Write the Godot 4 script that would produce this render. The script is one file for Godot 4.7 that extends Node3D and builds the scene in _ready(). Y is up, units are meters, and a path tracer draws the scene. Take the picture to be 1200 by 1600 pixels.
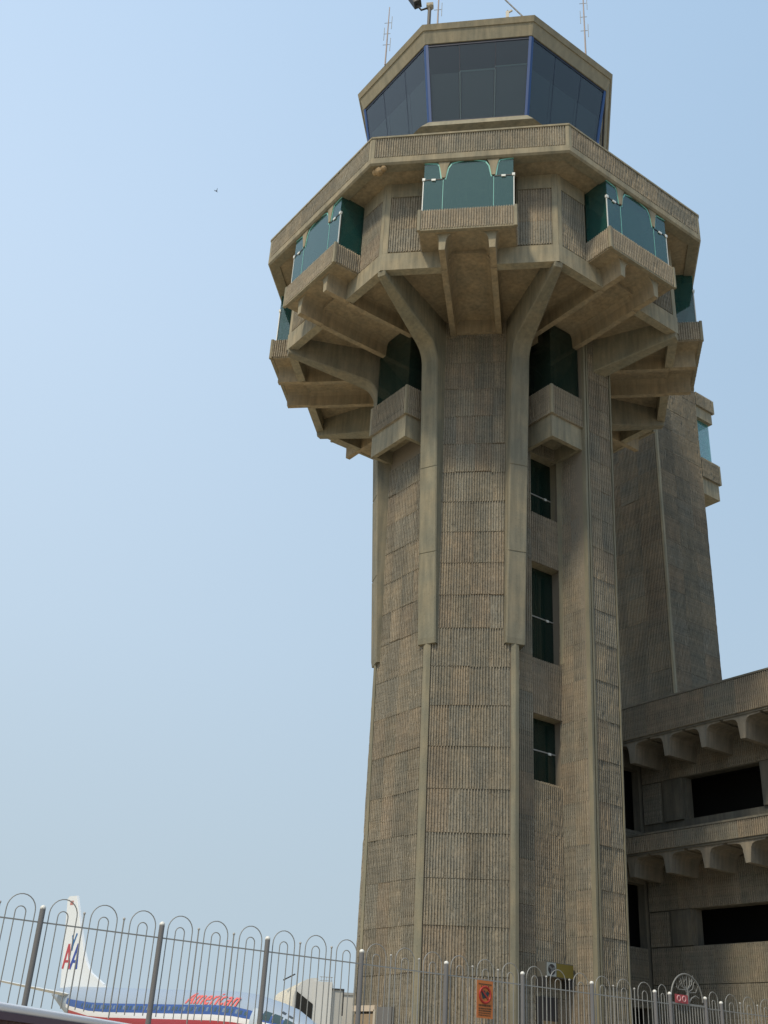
extends Node3D

# ---------------------------------------------------------------- constants
const EYE := 1.7                 # eye height above the road
const TX := 3.269                # tower axis
const TZ := -32.0
const TURN := -0.17192           # turn of the tower about its axis
const APRON := 1.2               # ground level behind the fence
const C8 := 0.9238795            # cos(pi/8)
const T8 := 0.4142136            # tan(pi/8)
var M := {}
var used := {}
var cache := {}
var pale_walls := false           # the paler panels of the flared head
var shaded_walls := false           # terminal and second shaft: the tower's shade is put into the concrete colour
var rng := RandomNumberGenerator.new()

# ---------------------------------------------------------------- mesh builder
class MB:
	var st := SurfaceTool.new()
	func _init():
		st.begin(Mesh.PRIMITIVE_TRIANGLES)
		st.set_smooth_group(-1)
	func smooth(on: bool):
		st.set_smooth_group(1 if on else -1)
	func tri(a: Vector3, b: Vector3, c: Vector3):
		st.add_vertex(a); st.add_vertex(c); st.add_vertex(b)
	func quad(a: Vector3, b: Vector3, c: Vector3, d: Vector3):
		tri(a, b, c); tri(a, c, d)
	func boxt(xf: Transform3D, s: Vector3):
		var h := s * 0.5
		var p := []
		for k in 8:
			p.append(xf * Vector3(h.x if k & 1 else -h.x, h.y if k & 2 else -h.y, h.z if k & 4 else -h.z))
		quad(p[4], p[5], p[7], p[6]); quad(p[1], p[0], p[2], p[3])
		quad(p[5], p[1], p[3], p[7]); quad(p[0], p[4], p[6], p[2])
		quad(p[6], p[7], p[3], p[2]); quad(p[0], p[1], p[5], p[4])
	func box(x0: float, x1: float, y0: float, y1: float, z0: float, z1: float):
		boxt(Transform3D(Basis(), Vector3((x0 + x1) / 2, (y0 + y1) / 2, (z0 + z1) / 2)), Vector3(abs(x1 - x0), abs(y1 - y0), abs(z1 - z0)))
	# box with small chamfers on the four edges that run along y
	func post(x0: float, x1: float, y0: float, y1: float, z0: float, z1: float, c: float):
		prism(PackedVector2Array([Vector2(x0 + c, z0), Vector2(x1 - c, z0), Vector2(x1, z0 + c), Vector2(x1, z1 - c), Vector2(x1 - c, z1), Vector2(x0 + c, z1), Vector2(x0, z1 - c), Vector2(x0, z0 + c)]), y0, y1)
	# polygon in (x, z), upright between y0 and y1, second polygon on top may differ
	func prism(poly: PackedVector2Array, y0: float, y1: float, top := PackedVector2Array()):
		var q := poly.duplicate()
		var t := top.duplicate() if top.size() else poly.duplicate()
		if Geometry2D.is_polygon_clockwise(q):
			q.reverse(); t.reverse()
		# counter-clockwise in (x, z): seen from above (y up, z towards) it runs clockwise
		var n := q.size()
		for i in n:
			var j := (i + 1) % n
			quad(Vector3(q[j].x, y0, q[j].y), Vector3(q[i].x, y0, q[i].y), Vector3(t[i].x, y1, t[i].y), Vector3(t[j].x, y1, t[j].y))
		var ix := Geometry2D.triangulate_polygon(q)
		for k in range(0, ix.size(), 3):
			var a := q[ix[k]]; var b := q[ix[k + 1]]; var c := q[ix[k + 2]]
			if (b - a).cross(c - a) < 0:
				var s := b; b = c; c = s
			tri(Vector3(a.x, y0, a.y), Vector3(b.x, y0, b.y), Vector3(c.x, y0, c.y))
		ix = Geometry2D.triangulate_polygon(t)
		for k in range(0, ix.size(), 3):
			var a := t[ix[k]]; var b := t[ix[k + 1]]; var c := t[ix[k + 2]]
			if (b - a).cross(c - a) < 0:
				var s := b; b = c; c = s
			tri(Vector3(a.x, y1, a.y), Vector3(c.x, y1, c.y), Vector3(b.x, y1, b.y))
	# polygon in local (x, y) of xf, pushed along local z from z0 to z1
	func extrude(poly: PackedVector2Array, xf: Transform3D, z0: float, z1: float):
		var q := poly.duplicate()
		if Geometry2D.is_polygon_clockwise(q):
			q.reverse()
		var n := q.size()
		for i in n:
			var j := (i + 1) % n
			quad(xf * Vector3(q[i].x, q[i].y, z0), xf * Vector3(q[j].x, q[j].y, z0), xf * Vector3(q[j].x, q[j].y, z1), xf * Vector3(q[i].x, q[i].y, z1))
		var ix := Geometry2D.triangulate_polygon(q)
		for k in range(0, ix.size(), 3):
			var a := q[ix[k]]; var b := q[ix[k + 1]]; var c := q[ix[k + 2]]
			if (b - a).cross(c - a) < 0:
				var s := b; b = c; c = s
			tri(xf * Vector3(a.x, a.y, z1), xf * Vector3(b.x, b.y, z1), xf * Vector3(c.x, c.y, z1))
			tri(xf * Vector3(a.x, a.y, z0), xf * Vector3(c.x, c.y, z0), xf * Vector3(b.x, b.y, z0))
	func tube(pts: Array, r: float, sides := 8, r1 := -1.0):
		smooth(true)
		var rings := []
		var side := Vector3.ZERO
		for i in pts.size():
			var d: Vector3 = (pts[min(i + 1, pts.size() - 1)] - pts[max(i - 1, 0)]).normalized()
			if side == Vector3.ZERO:
				side = d.cross(Vector3.UP if abs(d.y) < 0.9 else Vector3.RIGHT).normalized()
			side = (side - d * side.dot(d)).normalized()
			var other := d.cross(side)
			var rr := r if r1 < 0 else lerpf(r, r1, float(i) / (pts.size() - 1))
			var ring := []
			for k in sides:
				var t := TAU * k / sides
				ring.append(pts[i] + (side * cos(t) + other * sin(t)) * rr)
			rings.append(ring)
		for i in rings.size() - 1:
			for k in sides:
				var l := (k + 1) % sides
				quad(rings[i][k], rings[i][l], rings[i + 1][l], rings[i + 1][k])
		smooth(false)
		for k in range(1, sides - 1):
			tri(rings[0][0], rings[0][k + 1], rings[0][k])
			tri(rings[-1][0], rings[-1][k], rings[-1][k + 1])
	func ball(c: Vector3, r: float, n := 8):
		smooth(true)
		for i in n / 2:
			var a := PI * i / (n / 2) - PI / 2
			var b := PI * (i + 1) / (n / 2) - PI / 2
			for k in n:
				var s := TAU * k / n
				var t := TAU * (k + 1) / n
				var f := func(e, u): return c + r * Vector3(cos(e) * cos(u), sin(e), cos(e) * sin(u))
				quad(f.call(a, t), f.call(a, s), f.call(b, s), f.call(b, t))
		smooth(false)
	func done() -> ArrayMesh:
		st.generate_normals()
		return st.commit()

# ---------------------------------------------------------------- scene helpers
func numbered(s: String, under: Node) -> String:
	var key := str(under.get_instance_id()) + s
	used[key] = used.get(key, -1) + 1
	return s if used[key] == 0 else "%s_%03d" % [s, used[key]]

func thing(called: String, label: String, category: String, xf: Transform3D, group := "") -> Node3D:
	var o := Node3D.new()
	o.name = numbered(called, self)
	add_child(o, true)
	o.transform = xf
	o.set_meta("label", label)
	o.set_meta("category", category)
	if group:
		o.set_meta("group", group)
	return o

func part(called: String, mesh: Mesh, m: Material, parent: Node, xf := Transform3D()) -> MeshInstance3D:
	var o := MeshInstance3D.new()
	o.name = numbered(called, parent)
	o.mesh = mesh
	o.material_override = m
	parent.add_child(o, true)
	o.transform = xf
	return o

func struct(called: String, mesh: Mesh, m: Material) -> MeshInstance3D:
	var o := part(called, mesh, m, self)
	o.set_meta("kind", "structure")
	return o

func turned(deg: float) -> Transform3D:
	return Transform3D(Basis(Vector3.UP, deg_to_rad(deg)), Vector3.ZERO)

func tower_xf() -> Transform3D:
	return Transform3D(Basis(Vector3.UP, TURN), Vector3(TX, APRON, TZ))

# frame in the tower's own axes: origin at (x, z) on the ground, z along azimuth deg
func tower_frame(x: float, z: float, deg: float) -> Transform3D:
	return tower_xf() * Transform3D(Basis(Vector3.UP, deg_to_rad(deg)), Vector3(x, 0, z))

func polar(deg: float, r: float) -> Vector2:
	return Vector2(sin(deg_to_rad(deg)), cos(deg_to_rad(deg))) * r

func octagon(r: float) -> PackedVector2Array:
	var p := PackedVector2Array()
	for k in 8:
		p.append(polar(22.5 + 45 * k, r))
	return p

# a point given on the face of azimuth deg: along it, and its distance from the axis
func face_pt(deg: float, along: float, d: float) -> Vector2:
	var a := deg_to_rad(deg)
	return Vector2(sin(a) * d + cos(a) * along, cos(a) * d - sin(a) * along)

# ---------------------------------------------------------------- textures and materials
func mixed_image(n: int, layers: Array, base: Color, warm: float) -> Image:
	# layers: [seed, frequency, amount, octaves]
	var maps := []
	for l in layers:
		var f := FastNoiseLite.new()
		f.seed = l[0]; f.frequency = l[1]; f.fractal_octaves = l[3]
		f.noise_type = FastNoiseLite.TYPE_SIMPLEX_SMOOTH
		var im := f.get_seamless_image(n, n)
		im.convert(Image.FORMAT_L8)
		maps.append(im.get_data())
	var out := PackedByteArray()
	out.resize(n * n * 3)
	var c := [base.r, base.g, base.b]
	for i in n * n:
		var v := 0.0
		for k in maps.size():
			var s: float = maps[k][i] / 127.5 - 1.0
			if layers[k].size() > 4 and s > layers[k][4]:   # pits
				v -= layers[k][2]
			elif layers[k].size() <= 4:
				v += s * layers[k][2]
		var w: float = (maps[0][i] / 127.5 - 1.0) * warm
		out[i * 3] = clampi(int((c[0] + v + w) * 255), 0, 255)
		out[i * 3 + 1] = clampi(int((c[1] + v) * 255), 0, 255)
		out[i * 3 + 2] = clampi(int((c[2] + v - w) * 255), 0, 255)
	return Image.create_from_data(n, n, false, Image.FORMAT_RGB8, out)

func lin(r: float, g: float, b: float) -> Color:
	return Color(r, g, b).linear_to_srgb()

func plain(r: float, g: float, b: float, rough := 0.7, metal := 0.0) -> StandardMaterial3D:
	var m := StandardMaterial3D.new()
	m.albedo_color = lin(r, g, b)
	m.roughness = rough
	m.metallic = metal
	return m

func glass(r: float, g: float, b: float, a: float, rough := 0.03) -> StandardMaterial3D:
	var m := plain(r, g, b, rough)
	m.transparency = BaseMaterial3D.TRANSPARENCY_ALPHA
	m.albedo_color.a = a
	return m

func make_materials():
	var flute_tex := ImageTexture.create_from_image(mixed_image(512, [[3, 0.006, 0.05, 3], [5, 0.03, 0.07, 3], [9, 0.12, 0.06, 3], [14, 0.07, 0.22, 2, 0.46]], Color(0.86, 0.86, 0.86), 0.02))
	var smooth_tex := ImageTexture.create_from_image(mixed_image(512, [[21, 0.005, 0.035, 4], [22, 0.03, 0.015, 3], [23, 0.15, 0.02, 2], [27, 0.09, 0.10, 2, 0.66]], Color(0.88, 0.88, 0.88), 0.02))
	var streak := ImageTexture.create_from_image(mixed_image(256, [[31, 0.04, 0.085, 4], [33, 0.01, 0.05, 3]], Color(0.92, 0.92, 0.92), 0.01))
	var runs := ImageTexture.create_from_image(mixed_image(512, [[61, 0.02, 0.07, 4], [63, 0.006, 0.07, 3]], Color(0.92, 0.92, 0.92), 0.01))
	var bump := FastNoiseLite.new()
	bump.seed = 44; bump.frequency = 0.05; bump.fractal_octaves = 4
	var bump_img := bump.get_seamless_image(512, 512)
	var bump_tex := ImageTexture.create_from_image(bump_img)
	# fluted, bush-hammered concrete in six slightly different pours
	var tones := [[0.445, 0.395, 0.308], [0.41, 0.373, 0.298], [0.475, 0.41, 0.315], [0.385, 0.35, 0.282], [0.45, 0.383, 0.295], [0.42, 0.388, 0.318]]
	M.flutes = []
	M.flutes_shaded = []  # same pours a touch darker, for walls in the tower's shade
	M.flutes_pale = []
	for kk in 54:
		var k := kk % 6
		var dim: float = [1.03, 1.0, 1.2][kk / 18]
		var m := plain(tones[k][0] * dim, tones[k][1] * dim, tones[k][2] * dim, 0.93)
		m.albedo_texture = flute_tex
		m.uv1_triplanar = true
		m.uv1_triplanar_sharpness = 4
		m.uv1_scale = Vector3(0.45, 0.45, 0.45)
		m.uv1_offset = Vector3(0.37 * kk, 0.23 * kk, 0.11 * kk)
		m.heightmap_enabled = true
		m.heightmap_texture = bump_tex
		m.heightmap_scale = 0.5
		m.metallic_specular = 0.25
		m.detail_enabled = true
		m.detail_albedo = runs
		m.detail_blend_mode = BaseMaterial3D.BLEND_MODE_MUL
		m.detail_uv_layer = BaseMaterial3D.DETAIL_UV_2
		m.uv2_triplanar = true
		m.uv2_world_triplanar = true
		m.uv2_scale = Vector3(0.30, 0.035, 0.30)
		[M.flutes, M.flutes_shaded, M.flutes_pale][kk / 18].append(m)
	var sm := func(r, g, b, off):
		var m := plain(r, g, b, 0.85)
		m.albedo_texture = smooth_tex
		m.uv1_triplanar = true
		m.uv1_triplanar_sharpness = 4
		m.uv1_scale = Vector3(0.33, 0.33, 0.33)
		m.uv1_offset = Vector3(off, off * 0.7, off * 1.3)
		m.detail_enabled = true
		m.detail_albedo = streak
		m.detail_blend_mode = BaseMaterial3D.BLEND_MODE_MUL
		m.detail_uv_layer = BaseMaterial3D.DETAIL_UV_2
		m.uv2_triplanar = true
		m.uv2_scale = Vector3(0.5, 0.05, 0.5)
		m.uv2_offset = Vector3(off, off, off)
		m.metallic_specular = 0.3
		m.heightmap_enabled = true
		m.heightmap_texture = bump_tex
		m.heightmap_scale = 0.25
		return m
	M.smooth = sm.call(0.455, 0.41, 0.30, 0.0)
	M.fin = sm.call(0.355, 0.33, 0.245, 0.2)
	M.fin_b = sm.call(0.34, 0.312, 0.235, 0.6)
	M.smooth_b = sm.call(0.445, 0.395, 0.285, 0.4)
	M.soffit = sm.call(0.50, 0.41, 0.28, 0.8)  # undersides: warm light bounced off the ground is put into this colour
	M.smooth_shaded = sm.call(0.25, 0.235, 0.195, 1.1)  # terminal's smooth concrete, darkened in colour to stand for the tower's shadow
	M.beam_grey = sm.call(0.36, 0.325, 0.265, 1.5)
	M.core = plain(0.22, 0.19, 0.15, 0.95)
	M.interior = plain(0.014, 0.014, 0.013, 0.9)  # near-black: the shade of unlit interiors put into the colour
	M.room = plain(0.05, 0.055, 0.055, 0.9)
	M.ceiling = plain(0.13, 0.135, 0.125, 0.9)
	M.glass = glass(0.018, 0.102, 0.095, 0.52)
	M.glass_aqua = glass(0.05, 0.30, 0.30, 0.36)
	M.glass_dark = glass(0.012, 0.032, 0.026, 0.6)
	M.cab_glass = glass(0.010, 0.022, 0.030, 0.42)
	M.cab_glass.metallic_specular = 0.46
	M.edge = plain(0.22, 0.55, 0.48, 0.3)
	M.white = plain(0.72, 0.74, 0.72, 0.4)
	M.blue = plain(0.010, 0.055, 0.20, 0.5)
	M.frame_dark = plain(0.012, 0.02, 0.05, 0.5)
	M.blind = plain(0.09, 0.155, 0.17, 0.8)
	M.steel = plain(0.165, 0.162, 0.165, 0.6, 0.1)
	M.rail = plain(0.27, 0.27, 0.26, 0.5, 0.1)
	M.cap = plain(0.75, 0.74, 0.70, 0.4)
	M.dark = plain(0.03, 0.03, 0.032, 0.6)
	M.mast = plain(0.36, 0.30, 0.28, 0.6)
	M.grey = plain(0.33, 0.33, 0.32, 0.6)
	M.blind_b = plain(0.105, 0.175, 0.185, 0.8)
	M.joint = plain(0.20, 0.40, 0.39, 0.4)
	M.rail_pale = plain(0.20, 0.20, 0.19, 0.5, 0.1)
	M.gloss_white = plain(0.85, 0.84, 0.88, 0.12)

# ---------------------------------------------------------------- fluted concrete
# ribs along y on a sheet that faces z; origin at its lower left corner, grooves at z = 0
func fluted(n: int, h: float, variant: int, pitch := 0.078, depth := 0.045) -> ArrayMesh:
	var key := [n, snappedf(h, 0.01), variant, pitch, depth]
	if cache.has(key):
		return cache[key]
	var r := RandomNumberGenerator.new()
	r.seed = hash(key)
	var b := MB.new()
	var seg: int = maxi(2, int(round(h / 0.14)))
	var w := n * pitch
	for i in n:
		var x := i * pitch
		var cols := []
		var worn := r.randf() < 0.10
		for j in seg + 1:
			var d := depth * (1.0 - 0.14 * r.randf())
			if r.randf() < (0.14 if worn else 0.035):
				d *= r.randf_range(0.35, 0.75)
			var sl := r.randf_range(-0.0015, 0.0015)
			var y := h * j / seg
			if j > 0 and j < seg:
				y += r.randf_range(-0.04, 0.04)
			cols.append([Vector3(x, y, 0), Vector3(x + 0.12 * pitch + sl, y, d), Vector3(x + 0.48 * pitch + sl, y, d * r.randf_range(0.85, 1.05)), Vector3(x + 0.62 * pitch, y, 0), Vector3(x + pitch, y, 0)])
		for j in seg:
			var a: Array = cols[j]
			var c: Array = cols[j + 1]
			for k in 4:
				b.quad(a[k], a[k + 1], c[k + 1], c[k])
		var lo: Array = cols[0]
		var up: Array = cols[seg]
		b.quad(lo[0], lo[3], lo[2], lo[1])
		b.quad(up[0], up[1], up[2], up[3])
	# rim of the slab
	var t := 0.05
	b.quad(Vector3(0, 0, -t), Vector3(w, 0, -t), Vector3(w, 0, 0), Vector3(0, 0, 0))
	b.quad(Vector3(0, h, 0), Vector3(w, h, 0), Vector3(w, h, -t), Vector3(0, h, -t))
	b.quad(Vector3(0, 0, -t), Vector3(0, 0, 0), Vector3(0, h, 0), Vector3(0, h, -t))
	b.quad(Vector3(w, 0, 0), Vector3(w, 0, -t), Vector3(w, h, -t), Vector3(w, h, 0))
	cache[key] = b.done()
	return cache[key]

# one panel between x0..x1 and y0..y1 of the frame fr, its grooves at distance z
func panel(fr: Transform3D, x0: float, x1: float, y0: float, y1: float, z: float, parent: Node, called := "fluted_panel", tone := -1, gap := -1.0) -> MeshInstance3D:
	if gap < 0:
		gap = rng.randf_range(0.001, 0.006)
	var w := x1 - x0 - 0.008
	var n: int = maxi(2, int(round(w / 0.078)))
	var h := y1 - y0 - 2 * gap
	var xf := fr * Transform3D(Basis().scaled(Vector3(w / (n * 0.078), 1, 1)), Vector3(x0 + 0.004, y0 + gap, z))
	var m: Material = (M.flutes_shaded if shaded_walls else (M.flutes_pale if pale_walls else M.flutes))[tone + 6 * (rng.randi() % 3) if tone >= 0 else rng.randi() % 18]
	return part(called, fluted(n, h, rng.randi() % 5), m, parent, xf)

# rows of panels on a face
func clad(fr: Transform3D, x0: float, x1: float, rows: Array, z: float, cols: int, parent: Node, flare := true):
	for k in rows.size() - 1:
		var y0: float = rows[k]
		var y1: float = rows[k + 1]
		var s := flare_at((y0 + y1) / 2 - 0.5) if flare else 1.0
		var cuts := [x0 * s]
		for c in range(1, cols):
			cuts.append((lerpf(x0, x1, float(c) / cols) + (rng.randf_range(-0.035, 0.035))) * s)
		cuts.append(x1 * s)
		for c in cols:
			var o := rng.randf_range(-0.035, 0.035) if rng.randf() < 0.18 else 0.0
			panel(fr, cuts[c], cuts[c + 1], y0 + o, y1 + (o if rng.randf() < 0.5 else 0.0), z * s + rng.randf_range(-0.004, 0.004), parent)

func flare_at(h: float) -> float:
	return 1.0 + 0.0035 * (h - 10.0)

# ---------------------------------------------------------------- T-beam profile
func rib_profile(x: float, lo: float, hi: float, fill_in: float, fill_out: float, half := 0.08) -> PackedVector2Array:
	# stem centred on x, its inner side (towards x = 0) with a rounded fillet below the slab
	var s := signf(x)
	var p := PackedVector2Array()
	p.append(Vector2(x - s * half, lo))
	var rise := hi - lo
	p.append(Vector2(x - s * (half + 0.02), lo + rise * 0.45))
	for k in 5:
		var t := PI / 2 * k / 4.0
		p.append(Vector2(x - s * (half + 0.02 + fill_in * (1 - cos(t))), lo + rise * 0.45 + (rise * 0.55) * sin(t)))
	for k in 5:
		var t := PI / 2 * (4 - k) / 4.0
		p.append(Vector2(x + s * (half + 0.01 + fill_out * (1 - cos(t))), lo + rise * 0.6 + (rise * 0.4) * sin(t)))
	p.append(Vector2(x + s * half, lo))
	return p

# ================================================================ main
func _ready():
	rng.seed = 20240611
	# camera
	var cam := Camera3D.new()
	cam.name = "camera"
	add_child(cam)
	cam.position = Vector3(0, EYE, 0)
	cam.rotation_order = EULER_ORDER_YXZ
	cam.rotation_degrees = Vector3(27.811, 0, 3.576)
	cam.fov = 51.28
	cam.near = 0.1
	cam.far = 4000
	cam.current = true
	# sky and air
	var env := Environment.new()
	env.background_mode = Environment.BG_SKY
	env.tonemap_mode = Environment.TONE_MAPPER_LINEAR
	env.tonemap_exposure = 1.0
	env.ambient_light_source = Environment.AMBIENT_SOURCE_SKY
	env.sdfgi_enabled = true
	env.ssao_enabled = true
	env.ssil_enabled = true
	var sky := Sky.new()
	var pan := PanoramaSkyMaterial.new()
	pan.panorama = ImageTexture.create_from_image(sky_image())
	sky.sky_material = pan
	env.sky = sky
	var we := WorldEnvironment.new()
	we.name = "environment"
	we.environment = env
	add_child(we)
	# hazy sun, high on the left
	var sun := DirectionalLight3D.new()
	sun.name = "sun"
	add_child(sun)
	sun.rotation_degrees = Vector3(-SUN_EL, SUN_AZ, 0)
	sun.light_energy = 0.8
	sun.light_color = Color(1.0, 0.93, 0.80)
	sun.light_angular_distance = 5.0
	sun.shadow_enabled = true

	make_materials()
	ground()
	control_tower()
	shaded_walls = true
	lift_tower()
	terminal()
	shaded_walls = false
	fences()
	barrier()
	airport_far()
	roof_gear()
	base_gear()

const SUN_EL := 52.0
const SUN_AZ := -38.0    # degrees to the left of straight behind the camera

func sky_image() -> Image:
	var w := 512
	var h := 256
	var im := Image.create_empty(w, h, false, Image.FORMAT_RGBF)
	var keys := [[0.0, Color8(185, 202, 214)], [8.0, Color8(187, 205, 219)], [20.0, Color8(189, 210, 230)], [40.0, Color8(188, 212, 238)], [60.0, Color8(183, 210, 240)], [90.0, Color8(160, 195, 234)]]
	var sd := Vector3(sin(deg_to_rad(SUN_AZ)) * cos(deg_to_rad(SUN_EL)), sin(deg_to_rad(SUN_EL)), cos(deg_to_rad(SUN_AZ)) * cos(deg_to_rad(SUN_EL)))
	for j in h:
		var el := 90.0 - 180.0 * (j + 0.5) / h
		for i in w:
			var az := (i + 0.5) / w * TAU          # 0 is -z, positive to +x
			var d := Vector3(sin(az) * cos(deg_to_rad(el)), sin(deg_to_rad(el)), -cos(az) * cos(deg_to_rad(el)))
			var c := Color(0.30, 0.29, 0.26)
			if el >= 0:
				for k in keys.size() - 1:
					if el >= keys[k][0] and el <= keys[k + 1][0]:
						c = keys[k][1].srgb_to_linear().lerp(keys[k + 1][1].srgb_to_linear(), (el - keys[k][0]) / (keys[k + 1][0] - keys[k][0]))
				# hazier and paler towards the sun's side
				var side := d.dot(sd)
				var x := 0.55 * tanh(d.x / 0.55) * clampf(el / 35.0, 0.25, 1.0)
				c = Color(c.r * (0.97 - 0.52 * x), c.g * (0.985 - 0.38 * x), c.b * (0.985 - 0.29 * x))
				c = c + Color(1, 0.96, 0.9) * 0.9 * exp(-pow(acos(clampf(side, -1, 1)) / 0.42, 2.0))
			im.set_pixel(i, j, Color(c.r, c.g, c.b, 1))
	return im

func ground():
	var asphalt := plain(0.32, 0.275, 0.20, 0.95)
	var b := MB.new()
	b.box(-400, 400, -0.3, 0, -17.2, 300)
	struct("road", b.done(), asphalt)
	# apron behind the fence: one sheet to the horizon, its front edge a low retaining wall along the fence
	var slab := plain(0.44, 0.365, 0.25, 0.9)
	b = MB.new()
	var p0 := Vector2(-4.761, -17.17)
	var dir := Vector2(sin(0.943363), -cos(0.943363))
	var nrm := Vector2(dir.y, -dir.x) * 0.25
	var a := p0 - dir * 60 - nrm
	var c := p0 + dir * 60 - nrm
	b.prism(PackedVector2Array([a, c, Vector2(2500, c.y), Vector2(2500, -3000), Vector2(-2500, -3000), Vector2(-2500, a.y)]), APRON - 1.6, APRON)
	struct("apron_ground", b.done(), slab)

# ---------------------------------------------------------------- control tower
func control_tower():
	var t := thing("control_tower", "tall octagonal fluted concrete airport control tower with flared top and dark glazed cab", "control tower", tower_xf())
	var Y := Transform3D(Basis(), Vector3(0, 0.5, 0))     # heights below are counted from the eye
	# --- shaft core
	var base_poly := PackedVector2Array()
	var top_poly := PackedVector2Array()
	var up_poly := PackedVector2Array()
	var up_top := PackedVector2Array()
	var add := func(deg, along, d):
		base_poly.append(face_pt(deg, along * 0.963, d * 0.963))
		top_poly.append(face_pt(deg, along * 1.03, d * 1.03))
	var q := 3.04
	var e := 1.27
	var list := []
	list.append([0, -e, q]); list.append([0, e, q])
	list.append([45, -1.24, 1.55]); list.append([45, 0.98, 1.55]); list.append([45, 0.86, 3.88]); list.append([45, 2.04, 3.88]); list.append([45, 2.04, 2.22])
	for deg in [90, 135, 180, 225, 270]:
		if deg != 90:
			list.append([deg, -e, q])
		list.append([deg, e, q])
	for l in list:
		add.call(l[0], l[1], l[2])
	var b := MB.new()
	b.prism(base_poly, -0.5, 19.0, top_poly)
	var shaft := part("shaft", b.done(), M.core, t, Y)
	# upper part, with the alcove on the left diagonal
	var list2 := list.duplicate()
	list2.append_array([[315, -1.15, q], [315, -1.1, 1.6], [315, 0.95, 1.6], [315, 0.98, q]])
	b = MB.new()
	for l in list2:
		up_poly.append(face_pt(l[0], l[1] * 1.03, l[2] * 1.03))
	b.prism(up_poly, 19.0, 22.7)
	part("upper_shaft", b.done(), M.core, t, Y)
	# --- rows of panels
	var rows := []
	for k in 10:
		rows.append(0.5 + 11.15 - 1.165 * (9 - k))
	for k in range(1, 12):
		rows.append(0.5 + minf(11.15 + 1.04 * k, 22.65))
	clad(turned(0), -1.13, 1.13, rows, 3.06, 4, shaft)
	var rl := rows.filter(func(y): return y < 18.9)
	clad(turned(-45), -1.13, 1.13, rl, 3.06, 4, shaft)
	for x in [[-1.13, -0.98], [0.86, 1.13]]:
		clad(turned(-45), x[0], x[1], rows.filter(func(y): return y > 17.8), 3.06, 1, shaft)
	# wing: return wall and front
	var wing_rows := rows
	for k in wing_rows.size() - 1:
		var y0: float = wing_rows[k]
		var y1: float = wing_rows[k + 1]
		var s := flare_at((y0 + y1) / 2 - 0.5)
		# the return faces across the recess
		var rf := turned(45) * Transform3D(Basis(Vector3.UP, -PI / 2), Vector3((0.90 + 0.0022 * (y0 + y1)) * s - 0.04, 0, 0))
		panel(rf, 2.72 * s, 3.28 * s, y0, y1, 0.02, shaft)
		panel(rf, 3.28 * s, 3.80 * s, y0, y1, 0.02, shaft)
		panel(turned(45), 1.09 * s, 1.58 * s, y0, y1, 3.90 * s, shaft)
		panel(turned(45), 1.58 * s, 2.06 * s, y0, y1, 3.90 * s, shaft)
	# double strip on the wing's corner
	b = MB.new()
	var w0 := func(mb, x0, x1, z0, z1):
		var lo := PackedVector2Array(); var hi := PackedVector2Array()
		for pt in [[x0, z0], [x1, z0], [x1, z1], [x0, z1]]:
			lo.append(face_pt(45, pt[0] * 0.963, pt[1] * 0.963)); hi.append(face_pt(45, pt[0] * 1.045, pt[1] * 1.045))
		mb.prism(lo, -0.5, 22.66, hi)
	for w in [[0.855, 0.935, 3.80, 3.955], [0.985, 1.05, 3.85, 3.948], [2.065, 2.11, 3.86, 3.95]]:
		b = MB.new()
		w0.call(b, w[0], w[1], w[2], w[3])
		part("corner_strip", b.done(), M.fin, t, Y)
	# recess wall with its three windows and the doorway
	var rec := turned(45)
	var holes := [[7.5, 9.42], [11.1, 14.25], [15.95, 18.2]]
	var wb := MB.new()
	var bounds := [0.0, 7.5, 9.42, 11.1, 14.25, 15.95, 18.2, 22.66]
	wb.boxt(rec * Transform3D(Basis(), Vector3(-0.78, 11.1, 2.5)), Vector3(1.0, 23.2, 0.4))
	wb.boxt(rec * Transform3D(Basis(), Vector3(1.05, 11.1, 2.5)), Vector3(0.2, 23.2, 0.4))
	for k in range(0, 7, 2):
		var y0: float = bounds[k] - (0.5 if k == 0 else 0.0)
		var y1: float = bounds[k + 1] if k < 6 else 19.9
		wb.boxt(rec * Transform3D(Basis(), Vector3(0.335, (y0 + y1) / 2, 2.5)), Vector3(1.23, y1 - y0, 0.4))
	var rw := part("recess_wall", wb.done(), M.smooth_b, t, Y)
	var rr := rows.map(func(y): return y - 0.5)
	for k in rr.size() - 1:
		panel(rec, -1.26, -0.28, rr[k], rr[k + 1], 2.75, rw)
	for seg in [[0.5, 2.0], [2.0, 3.35], [3.35, 4.7], [4.7, 6.1], [6.1, 7.5], [9.42, 11.1], [14.25, 15.95], [18.2, 19.9]]:
		panel(rec, -0.28, 0.35, seg[0], seg[1], 2.75, rw)
		panel(rec, 0.35, 0.97, seg[0], seg[1], 2.75, rw)
	for k in holes.size():
		var hgt: Array = holes[k]
		var win := Node3D.new()
		win.name = numbered("stair_window", t)
		t.add_child(win, true)
		win.transform = Y * rec * Transform3D(Basis(), Vector3(0, 0, 2.4))
		var mid: float = [8.47, 12.6, 16.85][k]
		b = MB.new(); b.box(-0.27, 0.94, hgt[0] + 0.01, mid, -0.012, 0.0)
		part("pane", b.done(), M.glass_dark, win)
		b = MB.new(); b.box(-0.27, 0.94, mid + 0.03, hgt[1] - 0.01, -0.012, 0.0)
		part("pane", b.done(), M.glass_dark, win)
		b = MB.new(); b.box(-0.27, 0.94, mid, mid + 0.03, -0.02, 0.025)
		part("transom", b.done(), M.grey, win)
		b = MB.new(); b.box(0.62, 0.72, mid - 0.04, mid + 0.03, 0.02, 0.05)
		part("clip", b.done(), M.white, win)
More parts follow.
